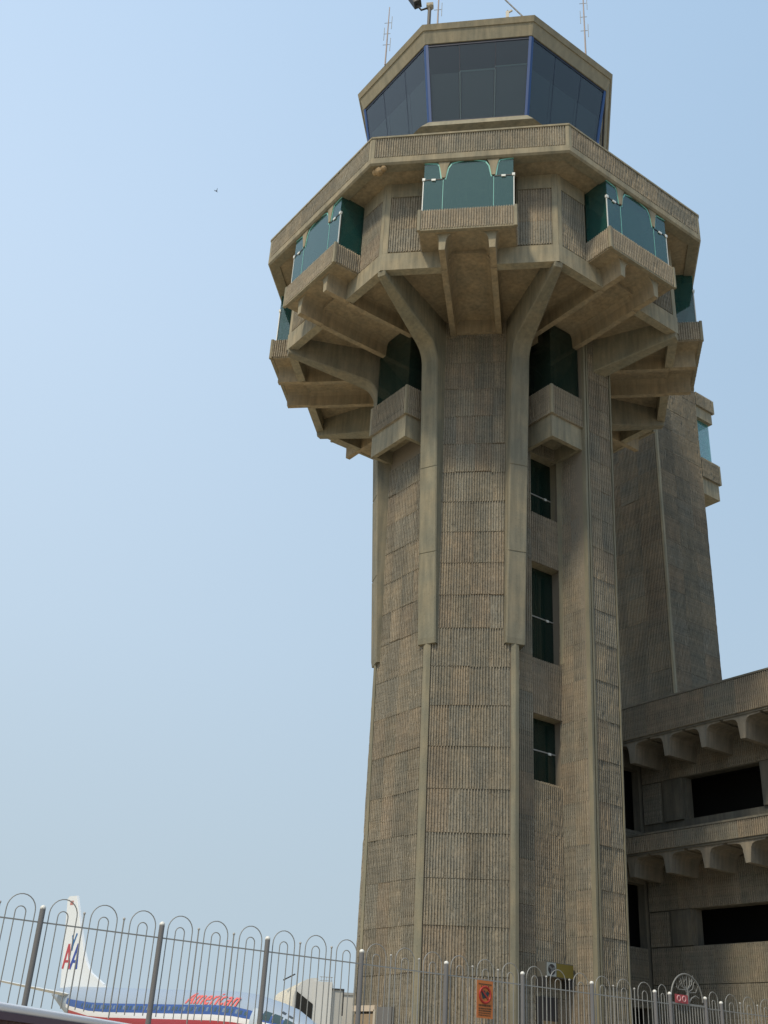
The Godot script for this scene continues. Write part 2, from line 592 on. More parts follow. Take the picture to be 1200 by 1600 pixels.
		if k == 1:
			b = MB.new(); b.box(-0.27, 0.10, hgt[0] + 0.02, mid - 0.02, -0.32, -0.30)
			part("blind", b.done(), plain(0.10, 0.16, 0.17, 0.8), win)
		if k == 0:
			b = MB.new()
			b.extrude(PackedVector2Array([Vector2(-0.1, hgt[0] + 0.02), Vector2(0.9, hgt[0] + 0.02), Vector2(0.9, hgt[0] + 0.36)]), Transform3D(), -0.5, -0.48)
			part("blind", b.done(), plain(0.16, 0.24, 0.22, 0.8), win)
	# added near-black sheet that stands in for the unlit stair
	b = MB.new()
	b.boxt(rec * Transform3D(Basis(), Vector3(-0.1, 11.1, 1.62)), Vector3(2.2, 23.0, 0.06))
	part("stair_shade", b.done(), M.interior, t, Y)
	# plain cladding of the faces turned away
	for deg in [-90, -135, 180, 135, 90]:
		var n := 30
		var back := part("rear_cladding", fluted(n, 23.1, 0), M.flutes[1], t, turned(deg) * Transform3D(Basis().scaled(Vector3(2.3 / (n * 0.078), 1, 1)), Vector3(-1.15, 0.05, 3.10)))
		back.set_meta("kind", "stuff")
	# --- smooth strips on the corners of the shaft
	for k in 8:
		var deg := -22.5 + 45 * k
		if absf(deg - 67.5) < 1:
			continue
		b = MB.new()
		var lo := PackedVector2Array()
		var hi := PackedVector2Array()
		for p in [[-22.5, -1.155, 3.0], [-22.5, -1.155, 3.098], [-22.5, -1.27, 3.10], [22.5, 1.27, 3.10], [22.5, 1.155, 3.098], [22.5, 1.155, 3.0]]:
			# the strip wraps the corner: half on the face before it, half on the face behind it
			var f: float = deg + (22.5 if p[0] < 0 else -22.5)
			lo.append(face_pt(f, p[1] * 0.965, p[2] * 0.965)); hi.append(face_pt(f, p[1] * 1.035, p[2] * 1.035))
		b.prism(lo, -0.5, 20.0, hi)
		part("corner_trim", b.done(), M.fin, t, Y)
	# --- fins that spread into brackets
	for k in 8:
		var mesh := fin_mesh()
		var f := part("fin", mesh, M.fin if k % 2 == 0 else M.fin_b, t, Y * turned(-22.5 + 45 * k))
	balcony(t, Y * turned(-45), -1.12, 0.86, true)
	balcony(t, Y * turned(45), -0.53, 0.98, false)
	pale_walls = true
	pod(t, Y)
	pale_walls = false
	cab(t, Y)

# the fin lies in its local (z outwards, y up) plane
func fin_mesh() -> ArrayMesh:
	if cache.has("fin"):
		return cache.fin
	var path: Array = []     # outer edge, from the tip down: (r, h)
	path.append(Vector2(7.16, 22.16)); path.append(Vector2(7.12, 22.0))
	path.append(Vector2(4.42, 21.40))
	# rounded knee
	var k0 := Vector2(4.42, 21.40); var k1 := Vector2(3.99, 21.30); var k2 := Vector2(3.91, 20.85)
	for i in range(1, 8):
		var s := i / 7.0
		path.append(k0.lerp(k1, s).lerp(k1.lerp(k2, s), s))
	path.append(Vector2(3.70, 16.93)); path.append(Vector2(3.683, 16.92)); path.append(Vector2(3.683, 16.89)); path.append(Vector2(3.698, 16.88))
	path.append(Vector2(3.545, 14.03)); path.append(Vector2(3.528, 14.02)); path.append(Vector2(3.528, 13.99)); path.append(Vector2(3.543, 13.98))
	path.append(Vector2(3.40, 11.32)); path.append(Vector2(3.37, 11.15))
	var inner: Array = [Vector2(2.9, 11.15), Vector2(2.9, 22.70), Vector2(6.82, 22.70), Vector2(6.86, 22.16)]
	var half := func(r): return lerpf(0.30, 0.14, clampf((r - 4.4) / 2.7, 0, 1))
	var ch := 0.035
	var b := MB.new()
	var n := path.size()
	var sidep := PackedVector2Array()
	for i in n:
		var d: Vector2 = (path[mini(i + 1, n - 1)] - path[maxi(i - 1, 0)]).normalized()
		var inn := Vector2(d.y, -d.x)         # towards the shaft
		if inn.dot(Vector2(-1, 0.4)) < 0:
			inn = -inn
		sidep.append(path[i] + inn * ch)
	var outer3 := func(i, s): return Vector3(s * (half.call(path[i].x) - ch), path[i].y, path[i].x)
	var side3 := func(p, s): return Vector3(s * half.call(p.x), p.y, p.x)
	for i in n - 1:
		b.quad(outer3.call(i, -1), outer3.call(i + 1, -1), outer3.call(i + 1, 1), outer3.call(i, 1))
		b.quad(outer3.call(i, 1), outer3.call(i + 1, 1), side3.call(sidep[i + 1], 1), side3.call(sidep[i], 1))
		b.quad(side3.call(sidep[i], -1), side3.call(sidep[i + 1], -1), outer3.call(i + 1, -1), outer3.call(i, -1))
	var poly := sidep.duplicate()
	for p in inner:
		poly.append(p)
	var ix := Geometry2D.triangulate_polygon(poly)
	for i in range(0, ix.size(), 3):
		var a := poly[ix[i]]; var c := poly[ix[i + 1]]; var d := poly[ix[i + 2]]
		if (c - a).cross(d - a) < 0:
			var s := c; c = d; d = s
		b.tri(side3.call(a, -1), side3.call(c, -1), side3.call(d, -1))
		b.tri(side3.call(a, 1), side3.call(d, 1), side3.call(c, 1))
	# foot and tip
	var f0: Vector3 = side3.call(sidep[n - 1], 1)
	b.quad(Vector3(-0.30, 11.15, 2.9), Vector3(0.30, 11.15, 2.9), outer3.call(n - 1, 1), outer3.call(n - 1, -1))
	b.quad(outer3.call(0, -1), outer3.call(0, 1), side3.call(Vector2(6.86, 22.16), 1), side3.call(Vector2(6.86, 22.16), -1))
	cache.fin = b.done()
	return cache.fin

# small glazed balcony of the shaft; fr looks along its normal, heights from the eye
func balcony(t: Node3D, fr: Transform3D, x0: float, x1: float, left: bool):
	var root := Node3D.new()
	root.name = numbered("balcony", t)
	t.add_child(root, true)
	root.transform = fr
	var back := 2.9 if left else 2.62
	var d := 4.02
	var b := MB.new()
	b.box(x0 + 0.2, x1 - 0.2, 18.62, 18.8, back, d - 0.24)
	b.box(x0 + 0.06, x1 - 0.06, 18.15, 19.0, d - 0.24, d - 0.09)
	b.box(x0 + 0.06, x0 + 0.2, 18.15, 19.0, back, d - 0.24)
	b.box(x1 - 0.2, x1 - 0.06, 18.15, 19.0, back, d - 0.24)
	part("lower_band", b.done(), M.smooth, root)
	b = MB.new()
	b.box(x0 + 0.02, x1 - 0.02, 19.0, 20.04, d - 0.2, d - 0.06)
	b.box(x0 + 0.02, x0 + 0.16, 19.0, 20.04, back, d - 0.2)
	b.box(x1 - 0.16, x1 - 0.02, 19.0, 20.04, back, d - 0.2)
	b.box(x0 + 0.16, x1 - 0.16, 19.0, 19.12, back, d - 0.2)
	part("parapet_core", b.done(), M.smooth_b, root)
	panel(Transform3D(), x0 + 0.09, x1 - (0.09 if left else 0.02), 18.96, 20.06, d - 0.04, root, "parapet_panel", 2)
	panel(Transform3D(Basis(Vector3.UP, PI / 2), Vector3(x1, 0, 0)), -d + 0.09, -back, 18.96, 20.06, -0.0, root, "parapet_panel", 2)
	panel(Transform3D(Basis(Vector3.UP, -PI / 2), Vector3(x0, 0, 0)), back, d - 0.09, 18.96, 20.06, 0.0, root, "parapet_panel", 2)
	b = MB.new()
	b.post(x0 - 0.02, x0 + 0.1, 18.97, 20.07, d - 0.11, d, 0.025)
	b.post(x1 - 0.1, x1 + 0.02, 18.97, 20.07, d - 0.11, d, 0.025)
	part("corner_post", b.done(), M.smooth, root)
	# glazing up to the beams
	b = MB.new(); b.box(x0 + 0.12, x1 - 0.1, 20.04, 22.2, d - 0.17, d - 0.155)
	part("pane", b.done(), M.glass_dark, root)
	b = MB.new(); b.box(x0 + 0.12, x0 + 0.135, 20.04, 22.66, back, d - 0.175)
	part("side_pane", b.done(), M.glass_dark, root)
	b = MB.new(); b.box(x1 - 0.115, x1 - 0.1, 20.04, 22.66, back, d - 0.175)
	part("side_pane", b.done(), M.glass_dark, root)
	b = MB.new(); b.box(x0 + 0.14, x1 - 0.12, 22.2, 22.66, d - 0.17, d - 0.155)
	part("pane", b.done(), M.glass_dark, root)
	b = MB.new()
	b.box(x0 + 0.2, x1 - 0.2, 21.0, 21.03, 2.3, 2.36)
	b.boxt(Transform3D(Basis(Vector3.FORWARD, 0.5), Vector3((x0 + x1) / 2 - 0.3, 21.2, 3.0)), Vector3(0.3, 0.03, 0.03))
	part("inner_handrail", b.done(), M.grey, root)
	b = MB.new(); b.box(x0 + 0.3, x1 - 0.3, 19.2, 22.6, 1.7, 1.74)
	part("inner_wall", b.done(), M.interior, root)

func pod(t: Node3D, Y: Transform3D):
	# floor slab with its soffit, ceiling and roof slabs
	var b := MB.new(); b.prism(octagon(7.16), 22.70, 22.86)
	part("floor_slab", b.done(), M.soffit, t, Y)
	b = MB.new(); b.prism(octagon(8.17), 25.80, 26.0)
	part("roof_soffit", b.done(), M.soffit, t, Y)
	b = MB.new(); b.prism(octagon(4.2), 22.86, 25.79)
	part("inner_core", b.done(), M.room, t, Y)
	b = MB.new(); b.prism(octagon(8.0), 26.003, 26.1)
	part("roof_deck", b.done(), M.grey, t, Y)
	for k in 8:
		var fr := Y * turned(45 * k)
		var far: bool = k in [3, 4, 5]
		# ring beam pieces and walls either side of the bay
		for s in [-1, 1]:
			var rb := MB.new()
			var x0 := 0.86
			rb.extrude(PackedVector2Array([Vector2(x0 * s, 22.17), Vector2(2.755 * s, 22.17), Vector2(2.755 * s, 22.84), Vector2(x0 * s, 22.84)]), Transform3D(), 6.36, 6.65)
			part("ring_beam", rb.done(), M.smooth, t, fr)
		for s in [-1, 1]:
			var wl := MB.new()
			wl.extrude(PackedVector2Array([Vector2(1.44 * s, 22.86), Vector2(2.70 * s, 22.86), Vector2(2.70 * s, 25.80), Vector2(1.44 * s, 25.80)]), Transform3D(), 6.4, 6.56)
			var wall := part("pod_wall", wl.done(), M.smooth_b, t, fr)
			var xs := [1.5, 2.56]
			var xa: float = minf(xs[0] * s, xs[1] * s)
			var xb: float = maxf(xs[0] * s, xs[1] * s)
			panel(Transform3D(), xa, xb, 22.92, 23.86, 6.585, wall)
			panel(Transform3D(), xa, xb, 23.86, 25.2, 6.585, wall)
			b = MB.new()
			b.extrude(PackedVector2Array([Vector2(2.57 * s, 22.86), Vector2(2.74 * s, 22.86), Vector2(2.74 * s, 25.795), Vector2(2.57 * s, 25.795)]), Transform3D(), 6.5, 6.63)
			b.extrude(PackedVector2Array([Vector2(1.5 * s, 25.22), Vector2(2.565 * s, 25.22), Vector2(2.565 * s, 25.795), Vector2(1.5 * s, 25.795)]), Transform3D(), 6.5, 6.625)
			part("wall_trim", b.done(), M.smooth, wall)
		bay(t, fr, k)
		# parapet
		var pc := MB.new()
		pc.extrude(PackedVector2Array([Vector2(-3.09, 26.0), Vector2(3.09, 26.0), Vector2(3.09, 26.86), Vector2(-3.09, 26.86)]), Transform3D(), 7.36, 7.56)
		var par := part("roof_parapet", pc.done(), M.smooth_b, t, fr)
		for c in 3:
			panel(Transform3D(), -3.03 + 2.02 * c, -3.03 + 2.02 * (c + 1), 26.02, 26.84, 7.575, par, "parapet_panel", -1, 0.004)
		b = MB.new()
		for s in [-1, 1]:
			b = MB.new()
			b.extrude(PackedVector2Array([Vector2(3.035 * s, 26.0), Vector2(3.145 * s, 26.0), Vector2(3.145 * s, 26.87), Vector2(3.035 * s, 26.87)]), Transform3D(), 7.4, 7.605)
			part("corner_strip", b.done(), M.smooth, par)
		b = MB.new()
		b.extrude(PackedVector2Array([Vector2(7.28, 26.86), Vector2(7.63, 26.86), Vector2(7.63, 26.93), Vector2(7.58, 26.97), Vector2(7.28, 26.97)]), Transform3D(Basis(Vector3(0, 0, 1), Vector3(0, 1, 0), Vector3(-1, 0, 0)), Vector3.ZERO), -3.15, 3.15)
		part("coping", b.done(), M.smooth, par)
		b = MB.new()
		b.extrude(PackedVector2Array([Vector2(7.2, 25.76), Vector2(7.55, 25.72), Vector2(7.605, 25.78), Vector2(7.605, 26.0), Vector2(7.2, 26.02)]), Transform3D(Basis(Vector3(0, 0, 1), Vector3(0, 1, 0), Vector3(-1, 0, 0)), Vector3.ZERO), -3.148, 3.148)
		part("parapet_lip", b.done(), M.smooth_b, par)

# glazed bay of the pod, local z outwards
func bay(t: Node3D, fr: Transform3D, k: int):
	var root := Node3D.new()
	root.name = numbered("bay_window", t)
	t.add_child(root, true)
	root.transform = fr
	# pair of floor beams
	for s in [-1, 1]:
		var b := MB.new()
		b.extrude(rib_profile(0.765 * s, 22.14, 22.74, 0.25, 0.12, 0.095), Transform3D(), 2.6, 6.5)
		b.extrude(rib_profile(0.765 * s, 22.18, 22.83, 0.25, 0.12, 0.095), Transform3D(), 6.5, 7.4)
		part("floor_beam", b.done(), M.soffit, root)
		# end face a little paler, as cast
		b = MB.new()
		b.extrude(rib_profile(0.765 * s, 22.19, 22.82, 0.25, 0.12, 0.09), Transform3D(), 7.4, 7.412)
		part("beam_end", b.done(), M.smooth, root)
		# ceiling beam that hangs between the panes
		b = MB.new()
		b.extrude(PackedVector2Array([Vector2(0.72 * s, 25.05), Vector2(0.84 * s, 25.05), Vector2(0.87 * s, 25.30), Vector2(0.92 * s, 25.58), Vector2(1.0 * s, 25.795), Vector2(0.54 * s, 25.795), Vector2(0.60 * s, 25.68), Vector2(0.66 * s, 25.5)]), Transform3D(), 5.0, 7.52)
		part("ceiling_beam", b.done(), M.smooth_b, root)
	var c := MB.new()
	c.box(-0.66, 0.66, 22.16, 22.72, 3.0, 3.3)
	part("cross_beam", c.done(), M.soffit, root)
	# parapet box
	c = MB.new()
	c.box(-1.46, 1.46, 22.82, 22.92, 6.4, 7.56)
	part("bay_floor", c.done(), M.soffit, root)
	c = MB.new()
	c.box(-1.46, 1.46, 22.92, 23.6, 7.42, 7.58)
	c.box(-1.46, -1.32, 22.92, 23.6, 6.58, 7.42)
	c.box(1.32, 1.46, 22.92, 23.6, 6.58, 7.42)
	part("parapet_core", c.done(), M.smooth_b, root)
	panel(Transform3D(), -1.42, 1.42, 22.86, 23.62, 7.60, root, "parapet_panel", 2, 0.0)
	panel(Transform3D(Basis(Vector3.UP, PI / 2), Vector3(1.475, 0, 0)), -7.55, -6.6, 22.86, 23.62, 0.0, root, "parapet_panel", 2)
	panel(Transform3D(Basis(Vector3.UP, -PI / 2), Vector3(-1.475, 0, 0)), 6.6, 7.55, 22.86, 23.62, 0.0, root, "parapet_panel", 2)
	for s in [-1, 1]:
		c = MB.new()
		c.post(minf(1.42 * s, 1.53 * s), maxf(1.42 * s, 1.53 * s), 22.80, 23.63, 7.54, 7.65, 0.02)
		part("corner_post", c.done(), M.smooth, root)
	c = MB.new()
	c.extrude(PackedVector2Array([Vector2(7.5, 22.80), Vector2(7.62, 22.80), Vector2(7.62, 22.875), Vector2(7.5, 22.875)]), Transform3D(Basis(Vector3(0, 0, 1), Vector3(0, 1, 0), Vector3(-1, 0, 0)), Vector3.ZERO), -1.42, 1.42)
	part("parapet_lip", c.done(), M.smooth_b, root)
	# panes
	var zf := 7.49
	var sheet := func(poly: Array, called: String, m: Material):
		var g := MB.new()
		g.extrude(PackedVector2Array(poly), Transform3D(), zf - 0.012, zf)
		part(called, g.done(), m, root)
	sheet.call([Vector2(-1.40, 23.6), Vector2(-0.80, 23.6), Vector2(-0.80, 24.98), Vector2(-1.40, 24.98)], "pane", M.glass)
	sheet.call([Vector2(0.80, 23.6), Vector2(1.40, 23.6), Vector2(1.40, 24.98), Vector2(0.80, 24.98)], "pane", M.glass)
	sheet.call([Vector2(-0.78, 23.6), Vector2(0.78, 23.6), Vector2(0.78, 25.03), Vector2(0.70, 25.03), Vector2(0.63, 25.45), Vector2(0.52, 25.64), Vector2(0.0, 25.78), Vector2(-0.52, 25.64), Vector2(-0.63, 25.45), Vector2(-0.70, 25.03), Vector2(-0.78, 25.03)], "arched_pane", M.glass)
	for s in [-1, 1]:
		sheet.call([Vector2(0.86 * s, 25.03), Vector2(1.40 * s, 25.03), Vector2(1.40 * s, 25.72), Vector2(1.0 * s, 25.66), Vector2(0.93 * s, 25.56)], "upper_pane", M.glass)
		# side pane
		var g := MB.new()
		g.box(1.385 * s, 1.40 * s, 23.6, 25.795, 6.56, zf - 0.016)
		part("side_pane", g.done(), M.glass, root)
		# bright polished edges, joints and clips
		g = MB.new()
		edge(g, [Vector2(0.72 * s, 25.0), Vector2(0.64 * s, 25.45), Vector2(0.53 * s, 25.65), Vector2(0.0, 25.79)], zf, 0.042)
		edge(g, [Vector2(0.85 * s, 25.0), Vector2(0.92 * s, 25.56), Vector2(0.99 * s, 25.67), Vector2(1.40 * s, 25.72)], zf, 0.042)
		part("glass_edge", g.done(), M.edge, root)
		g = MB.new()
		g.box(0.782 * s, 0.798 * s, 23.6, 24.98, zf - 0.012, zf + 0.006)
		part("glass_joint", g.done(), M.edge, root)
		g = MB.new()
		g.box(1.403 * s, 1.43 * s, 23.6, 25.0, zf - 0.025, zf + 0.004)
		part("corner_bead", g.done(), M.white, root)
		g = MB.new()
		g.box(0.80 * s, 1.40 * s, 24.985, 25.025, zf - 0.03, zf + 0.012)
		part("transom", g.done(), M.dark, root)
		g = MB.new()
		g.box(1.03 * s, 1.16 * s, 24.94, 25.01, zf + 0.012, zf + 0.04)
		g.box(1.36 * s, 1.45 * s, 24.97, 25.07, zf - 0.04, zf + 0.03)
		part("clip", g.done(), M.white, root)

func edge(g: MB, pts: Array, z: float, w: float):
	for i in pts.size() - 1:
		var a: Vector2 = pts[i]
		var c: Vector2 = pts[i + 1]
		var d := (c - a).normalized()
		var n := Vector2(-d.y, d.x) * w / 2
		g.extrude(PackedVector2Array([a - n - d * 0.01, c - n + d * 0.01, c + n + d * 0.01, a + n - d * 0.01]), Transform3D(), z - 0.014, z + 0.008)

func cab(t: Node3D, Y: Transform3D):
	var b := MB.new(); b.prism(octagon(4.4), 26.1, 30.9)
	part("cab_drum", b.done(), M.smooth_b, t, Y)
	b = MB.new(); b.prism(octagon(5.25), 30.35, 31.08, octagon(4.72))
	part("cab_plinth", b.done(), M.smooth, t, Y)
	b = MB.new(); b.prism(octagon(4.5), 31.085, 31.15)
	part("cab_floor", b.done(), M.room, t, Y)
	b = MB.new(); b.prism(octagon(5.22), 34.66, 34.72)
	part("cab_ceiling", b.done(), M.interior, t, Y)
	b = MB.new(); b.prism(octagon(5.26), 34.722, 35.25, octagon(5.43))
	part("lower_fascia", b.done(), M.smooth, t, Y)
	b = MB.new(); b.prism(octagon(5.47), 35.252, 35.5, octagon(5.55))
	part("upper_fascia", b.done(), M.smooth_b, t, Y)
	b = MB.new(); b.prism(octagon(1.2), 31.2, 34.6)
	part("cab_console", b.done(), M.interior, t, Y)
	var r0 := 4.64
	var r1 := 5.20
	var h0 := 31.10
	var h1 := 34.70
	for k in 8:
		var f := Node3D.new()
		f.name = numbered("cab_window", t)
		t.add_child(f, true)
		f.transform = Y * turned(45 * k)
		# point on the leaning pane: u across -1..1, v up 0..1
		var at := func(u, v, off):
			var r := lerpf(r0, r1, v)
			return Vector3(u * r * C8 * T8, lerpf(h0, h1, v), r * C8 + off)
		var cuts := [-0.965, -0.36, 0.33, 0.965]
		for i in 3:
			var g := MB.new()
			slab(g, at, cuts[i] + 0.008, cuts[i + 1] - 0.008, 0.02, 0.975, -0.012, 0.0)
			part("pane", g.done(), M.cab_glass, f)
			if k != 2:
				g = MB.new()
				var hi: float = 0.66 if not (k == 0 and i == 2) else 0.69
				slab(g, at, cuts[i] + 0.03, cuts[i + 1] - 0.03, 0.03, hi, -0.16, -0.14)
				part("blind", g.done(), M.blind if not (k == 0 and i == 1) else M.blind_b, f)
		for i in [1, 2]:
			var g := MB.new()
			slab(g, at, cuts[i] - 0.004, cuts[i] + 0.004, 0.02, 0.975, -0.012, 0.003)
			part("glass_joint", g.done(), M.frame_dark, f)
			g = MB.new()
			slab(g, at, cuts[i] - 0.013, cuts[i] + 0.013, 0.03, 0.66, -0.13, -0.12)
			part("blind_edge", g.done(), M.joint if k == 0 else M.blind_b, f)
		if k == 0:
			var e := MB.new()
			slab(e, at, cuts[1], cuts[2], 0.655, 0.675, -0.13, -0.12)
			slab(e, at, cuts[2], cuts[3] - 0.03, 0.685, 0.70, -0.13, -0.12)
			part("blind_rail", e.done(), M.joint, f)
		var g := MB.new()
		for s in [-1, 1]:
			g = MB.new()
			slab(g, at, minf(0.955 * s, 1.006 * s), maxf(0.955 * s, 1.006 * s), 0.0, 1.0, -0.06, 0.035)
			part("mullion", g.done(), M.blue, f)
		g = MB.new()
		slab(g, at, -0.955, 0.955, 0.975, 1.0, -0.05, 0.02)
		part("head_frame", g.done(), M.frame_dark, f)
		g = MB.new()
		slab(g, at, -0.955, 0.955, 0.0, 0.02, -0.05, 0.02)
		part("sill_frame", g.done(), M.frame_dark, f)

func slab(g: MB, at: Callable, u0: float, u1: float, v0: float, v1: float, o0: float, o1: float):
	var p := []
	for o in [o0, o1]:
		for q in [[u0, v0], [u1, v0], [u1, v1], [u0, v1]]:
			p.append(at.call(q[0], q[1], o))
	g.quad(p[4], p[5], p[6], p[7]); g.quad(p[1], p[0], p[3], p[2])
	g.quad(p[0], p[1], p[5], p[4]); g.quad(p[3], p[7], p[6], p[2])
	g.quad(p[0], p[4], p[7], p[3]); g.quad(p[1], p[2], p[6], p[5])

# ---------------------------------------------------------------- second tower behind on the right
func lift_tower():
	# corner nearest the camera, in the tower's axes; local x runs along the right-hand face, local z is its normal (azimuth 45)
	var cx := 7.035
	var cz := -8.521
	var t := thing("lift_tower", "square fluted concrete shaft with small glazed balconies rising behind the flared control tower", "tower", tower_frame(cx, cz, 45))
	var Y := Transform3D(Basis(), Vector3(0, 0.5, 0))
	var W := 3.03
	var L := 4.2
	var H := 30.9
	var b := MB.new()
	b.box(0.0, W, -0.5, H, -L, -0.08)
	var shaft := part("shaft", b.done(), M.core, t, Y)
	var rows := []
	var y := 9.0
	while y < H + 0.6:
		rows.append(y); y += 1.13
	# right face (normal z) and left face (normal -x)
	clad(Transform3D(), 0.10, W - 0.03, rows, -0.05, 3, shaft, false)
	var lf := Transform3D(Basis(Vector3.UP, -PI / 2), Vector3(0.0, 0, 0))     # its x runs to local -z ... +z
	clad(lf, -L, -0.12, rows, 0.03, 4, shaft, false)
	b = MB.new()
	b.post(-0.07, 0.09, -0.5, H, -0.10, 0.01, 0.03)
	part("corner_trim", b.done(), M.smooth, t, Y)
	b = MB.new()
	b.box(-0.08, W + 0.05, H, H + 0.25, -L - 0.05, 0.06)
	part("coping", b.done(), M.smooth, t, Y)
	# balconies on the face turned away to the right
	for lv in [[27.68, 28.98], [23.62, 25.42]]:
		var lo: float = lv[0]
		var hi: float = lv[1]
		var mid := lo + (hi - lo) * 0.45
		var bal := Node3D.new()
		bal.name = numbered("balcony", t)
		t.add_child(bal, true)
		bal.transform = Y
		b = MB.new(); b.box(W, W + 1.2, lo, mid, -2.6, -0.12)
		part("lower_band", b.done(), M.smooth, bal)
		b = MB.new(); b.box(W, W + 1.27, mid, hi, -2.66, -0.08)
		part("parapet_core", b.done(), M.smooth_b, bal)
		panel(Transform3D(), W + 0.02, W + 1.23, mid, hi, -0.05, bal, "parapet_panel", 1)
		panel(Transform3D(Basis(Vector3.UP, PI / 2), Vector3(W + 1.29, 0, 0)), 0.12, 2.6, mid, hi, 0.0, bal, "parapet_panel", 1)
		b = MB.new(); b.post(W + 1.23, W + 1.33, mid + 0.01, hi - 0.01, -0.12, -0.02, 0.02)
		part("corner_post", b.done(), M.smooth, bal)
	for p in [[W + 0.02, W + 1.10, -0.3, -0.285, "side_pane"], [W + 1.085, W + 1.10, -2.4, -0.31, "pane"], [W + 0.02, W + 1.08, -2.42, -2.405, "side_pane"]]:
		b = MB.new(); b.box(p[0], p[1], 25.42, 27.67, p[2], p[3])
		part(p[4], b.done(), M.glass_aqua, t, Y)

# ---------------------------------------------------------------- terminal building on the right
func terminal():
	# origin where the recessed wall meets the link wall; local x along the facade to the right, local z its normal (azimuth -45)
	# plane of the bands: d = -7.5; recessed wall: d = -9.0
	var n := Vector2(sin(-PI / 4), cos(-PI / 4))
	var o := n * -9.0
	var t := thing("terminal_building", "shade-darkened concrete terminal building with fluted parapets on rows of beam ends beside the tower", "building", tower_frame(o.x, o.y, -45))
	var Y := Transform3D(Basis(), Vector3(0, 0.5, 0))
	var X0 := -1.35            # inner corner
	var X1 := 19.0
	var B := 1.5               # bands stand this far proud
	var b := MB.new()
	# storeys: rooms behind the openings
	var openings := [[0.5, 3.62], [4.6, 7.7], [8.7, 11.8]]
	var storeys := [[0.2, 2.2, 3.6], [3.6, 4.26, 5.42], [7.6, 8.28, 9.74]]      # from, sill, head of opening
	# floors and roof
	for y in [-0.5, 3.45, 7.35]:
		b.box(X0, X1, y - 0.15, y + 0.15, -12.0, -0.3)
	b.box(X0 - 6.0, X1, 11.2, 11.45, -12.0, -0.02)
	part("floor_slabs", b.done(), M.core, t, Y)
	b = MB.new()
	b.box(X0 - 6.0, X1, -0.5, 11.2, -12.3, -12.0)
	b.box(X1 - 0.01, X1 + 0.3, -0.5, 11.2, -12.0, -0.02)
	b.box(X0 - 0.3, X0 - 0.02, -0.5, 11.2, -12.0, -3.4)
	part("rear_walls", b.done(), M.core, t, Y)
	# the recessed wall, in pieces round the openings
	for s in [[4.28, 5.40, -0.5, 7.2], [8.30, 9.72, 7.2, 11.2]]:
		var w := MB.new()
		var edges := [X0]
		for op in openings:
			edges.append(op[0]); edges.append(op[1])
		edges.append(X1)
		for k in range(0, edges.size(), 2):
			w.box(edges[k], edges[k + 1], s[0], s[1], -0.42, -0.06)
		w.box(X0, X1, s[2], s[0], -0.42, -0.05)
		w.box(X0, X1, s[1], s[3], -0.42, -0.05)
		var wall := part("recessed_wall", w.done(), M.smooth_shaded, t, Y)
		# fluted lintels and breast walls
		for k in 9:
			var xa := X0 + 0.05 + 1.25 * k
			panel(Transform3D(), xa, xa + 1.25, s[1] + 0.02, s[3] - 0.35 if s[1] < 6 else s[3] - 0.1, -0.02, wall, "lintel_panel")
			if s[0] < 6:
				panel(Transform3D(), xa, xa + 1.25, s[0] - 1.15, s[0] - 0.02, -0.03, wall, "breast_panel")
				panel(Transform3D(), xa, xa + 1.25, s[0] - 2.55, s[0] - 1.17, -0.03, wall, "breast_panel")
				panel(Transform3D(), xa, xa + 1.25, s[0] - 4.2, s[0] - 2.57, -0.03, wall, "breast_panel")
		panel(Transform3D(), X0 + 0.05, X0 + 0.85, s[0] + 0.02, s[1] - 0.02, -0.03, wall, "lintel_panel")
		# window frames lining the openings
		for op in openings:
			for x in [op[0], op[1] - 0.06]:
				var f := MB.new()
				f.box(x, x + 0.06, s[0], s[1], -0.40, -0.10)
				part("opening_reveal", f.done(), M.smooth_shaded, wall)
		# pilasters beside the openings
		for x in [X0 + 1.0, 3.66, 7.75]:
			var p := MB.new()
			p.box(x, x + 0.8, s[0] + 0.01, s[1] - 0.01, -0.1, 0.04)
			part("pilaster", p.done(), M.smooth_shaded, wall)
	# near-black boxes added behind the openings, standing for the shade of unlit rooms
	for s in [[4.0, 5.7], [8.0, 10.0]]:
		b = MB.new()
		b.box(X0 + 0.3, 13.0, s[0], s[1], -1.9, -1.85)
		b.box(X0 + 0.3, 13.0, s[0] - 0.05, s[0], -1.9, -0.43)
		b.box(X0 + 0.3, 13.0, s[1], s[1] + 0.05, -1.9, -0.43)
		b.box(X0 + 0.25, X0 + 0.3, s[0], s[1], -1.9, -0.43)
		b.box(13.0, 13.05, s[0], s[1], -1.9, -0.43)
		part("room_shade", b.done(), M.interior, t, Y)
	# two bands, each on a row of beam ends
	for s in [[10.93, 12.1, -3.4], [7.06, 7.62, X0 + 0.02]]:
		var x0: float = s[2]
		var w := MB.new()
		w.box(x0, X1, s[0], s[1] - 0.03, B - 0.2, B - 0.05)
		w.box(x0, X1, s[0] - 0.02, s[0] + 0.14, -0.05, B - 0.2)
		var band := part("band", w.done(), M.smooth_shaded, t, Y)
		var x := x0 + 0.01
		while x < 12.0:
			panel(Transform3D(), x, x + 1.24, s[0] + 0.0, s[1] - 0.04, B - 0.03, band, "band_panel", -1, 0.004)
			x += 1.24
		if s[1] > 9:
			panel(Transform3D(Basis(Vector3.UP, -PI / 2), Vector3(x0 - 0.005, 0, 0)), 0.2, B - 0.05, s[0], s[1] - 0.04, 0.0, band, "band_panel")
		w = MB.new()
		w.box(x0 - 0.04, X1, s[1] - 0.03, s[1] + 0.03, B - 0.26, B + 0.02)
		part("coping", w.done(), M.smooth_shaded, band)
		w = MB.new()
		w.box(x0, X1, s[0] - 0.07, s[0] - 0.0, B - 0.24, B - 0.06)
		part("band_lip", w.done(), M.smooth_shaded, band)
